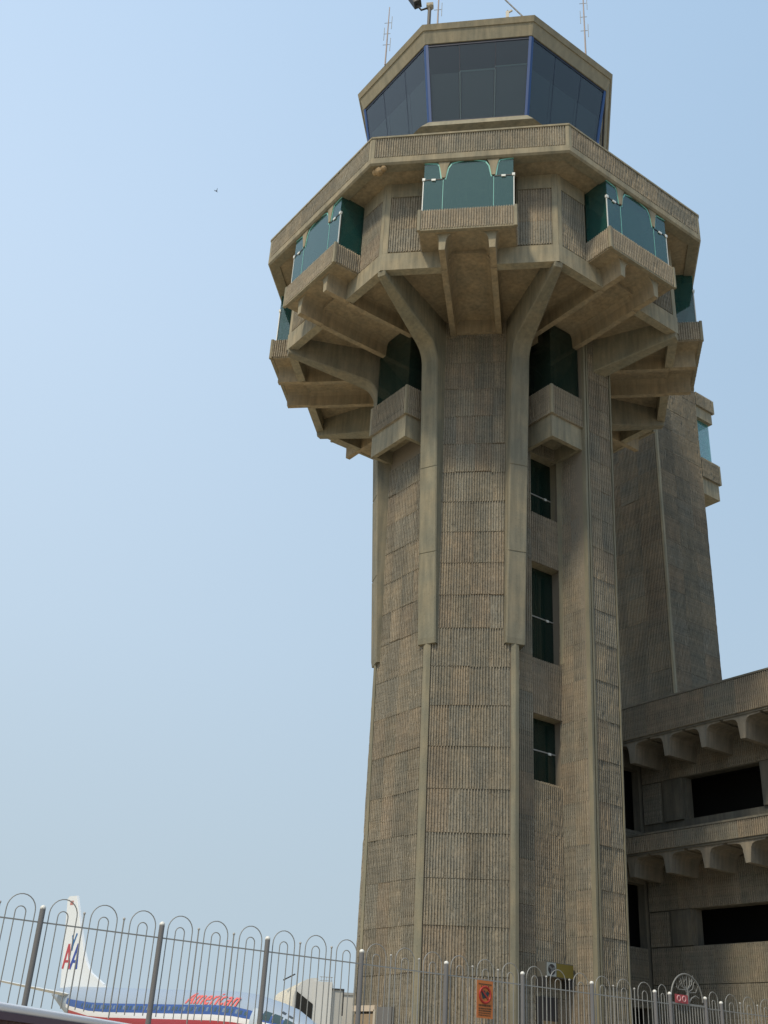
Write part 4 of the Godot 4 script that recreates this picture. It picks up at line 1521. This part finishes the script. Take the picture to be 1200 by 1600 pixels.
	b.tri(Vector3(-0.2, 0, 0), Vector3(-0.36, 0, 0.07), Vector3(-0.36, 0, -0.07))
	part("body", b.done(), M.dark, bird)

func mast(xf: Transform3D, h: float, label: String, arms: int):
	var t := thing("antenna_mast", label, "antenna", xf, "antenna masts on the cab roof")
	var b := MB.new(); b.tube([Vector3(0, 0, 0), Vector3(0, h * 0.6, 0), Vector3(0, h, 0)], 0.034, 8, 0.02)
	part("mast", b.done(), M.mast, t)
	for k in arms:
		b = MB.new()
		var y := h * (0.34 + 0.19 * k)
		var s := 1.0 if k % 2 == 0 else -1.0
		b.tube([Vector3(-0.16, y, 0), Vector3(0.12, y, 0)], 0.012, 6)
		b.tube([Vector3(0.14 * s, y - 0.38, 0), Vector3(0.14 * s, y + 0.38, 0)], 0.013, 6)
		part("dipole", b.done(), M.grey, t)

# ---------------------------------------------------------------- small things at the tower's foot
func base_gear():
	# air conditioner on the recess wall
	var f := tower_frame(0, 0, 45)
	var t := thing("air_conditioner", "old air conditioner with mustard side panel hung above the tower's doorway", "air conditioner", f * Transform3D(Basis(), Vector3(0.20, 2.95, 2.79)))
	var b := MB.new(); b.box(-0.5, 0.5, 0.0, 0.36, 0.0, 0.34)
	part("casing", b.done(), plain(0.10, 0.10, 0.09, 0.6), t)
	b = MB.new(); b.box(-0.12, 0.48, 0.02, 0.34, 0.34, 0.352)
	part("side_panel", b.done(), plain(0.13, 0.105, 0.018, 0.6), t)
	b = MB.new(); b.box(-0.46, -0.14, 0.02, 0.34, 0.34, 0.356)
	part("fan_frame", b.done(), plain(0.26, 0.29, 0.30, 0.5), t)
	b = MB.new(); b.tube([Vector3(-0.30, 0.18, 0.35), Vector3(-0.30, 0.18, 0.36)], 0.13, 18)
	part("fan_opening", b.done(), M.dark, t)
	b = MB.new()
	for k in 3:
		b.boxt(Transform3D(Basis(Vector3(0, 0, 1), TAU * k / 3 + 0.4), Vector3(-0.30, 0.18, 0.366)) * Transform3D(Basis(), Vector3(0.06, 0, 0)), Vector3(0.11, 0.05, 0.006))
	part("fan_blades", b.done(), plain(0.12, 0.13, 0.14, 0.5), t)
	b = MB.new(); b.box(-0.52, -0.42, -0.22, 0.0, 0.0, 0.3); b.box(0.42, 0.5, -0.22, 0.0, 0.0, 0.3)
	part("bracket", b.done(), M.dark, t)
	# door of the recess and the two doors on the left face are parts of the tower
	var tower := get_node("control_tower")
	var fr := Transform3D(Basis(Vector3.UP, PI / 4), Vector3.ZERO)
	b = MB.new(); b.boxt(fr * Transform3D(Basis(), Vector3(0.06, 1.25, 2.78)), Vector3(0.72, 2.5, 0.06))
	var door := part("door", b.done(), M.dark, tower)
	b = MB.new(); b.boxt(fr * Transform3D(Basis(), Vector3(0.16, 0.9, 2.82)), Vector3(0.5, 2.1, 0.02))
	part("door_panel", b.done(), plain(0.16, 0.12, 0.07, 0.6), door)
	var lf := Transform3D(Basis(Vector3.UP, -PI / 4), Vector3.ZERO)
	b = MB.new(); b.boxt(lf * Transform3D(Basis(), Vector3(-0.72, 0.95, 3.07)), Vector3(0.86, 1.9, 0.1))
	var dl := part("door", b.done(), plain(0.27, 0.20, 0.125, 0.6), tower)
	b = MB.new(); b.boxt(lf * Transform3D(Basis(), Vector3(-0.72, 2.03, 3.08)), Vector3(0.98, 0.14, 0.16))
	part("lintel", b.done(), plain(0.50, 0.42, 0.33, 0.7), dl)
	b = MB.new(); b.boxt(lf * Transform3D(Basis(), Vector3(-0.235, 1.0, 3.08)), Vector3(0.09, 2.0, 0.16))
	part("jamb", b.done(), plain(0.42, 0.38, 0.31, 0.7), dl)
	b = MB.new(); b.boxt(lf * Transform3D(Basis(), Vector3(0.14, 1.03, 3.07)), Vector3(0.62, 2.06, 0.1))
	part("door", b.done(), plain(0.13, 0.125, 0.12, 0.5), tower)
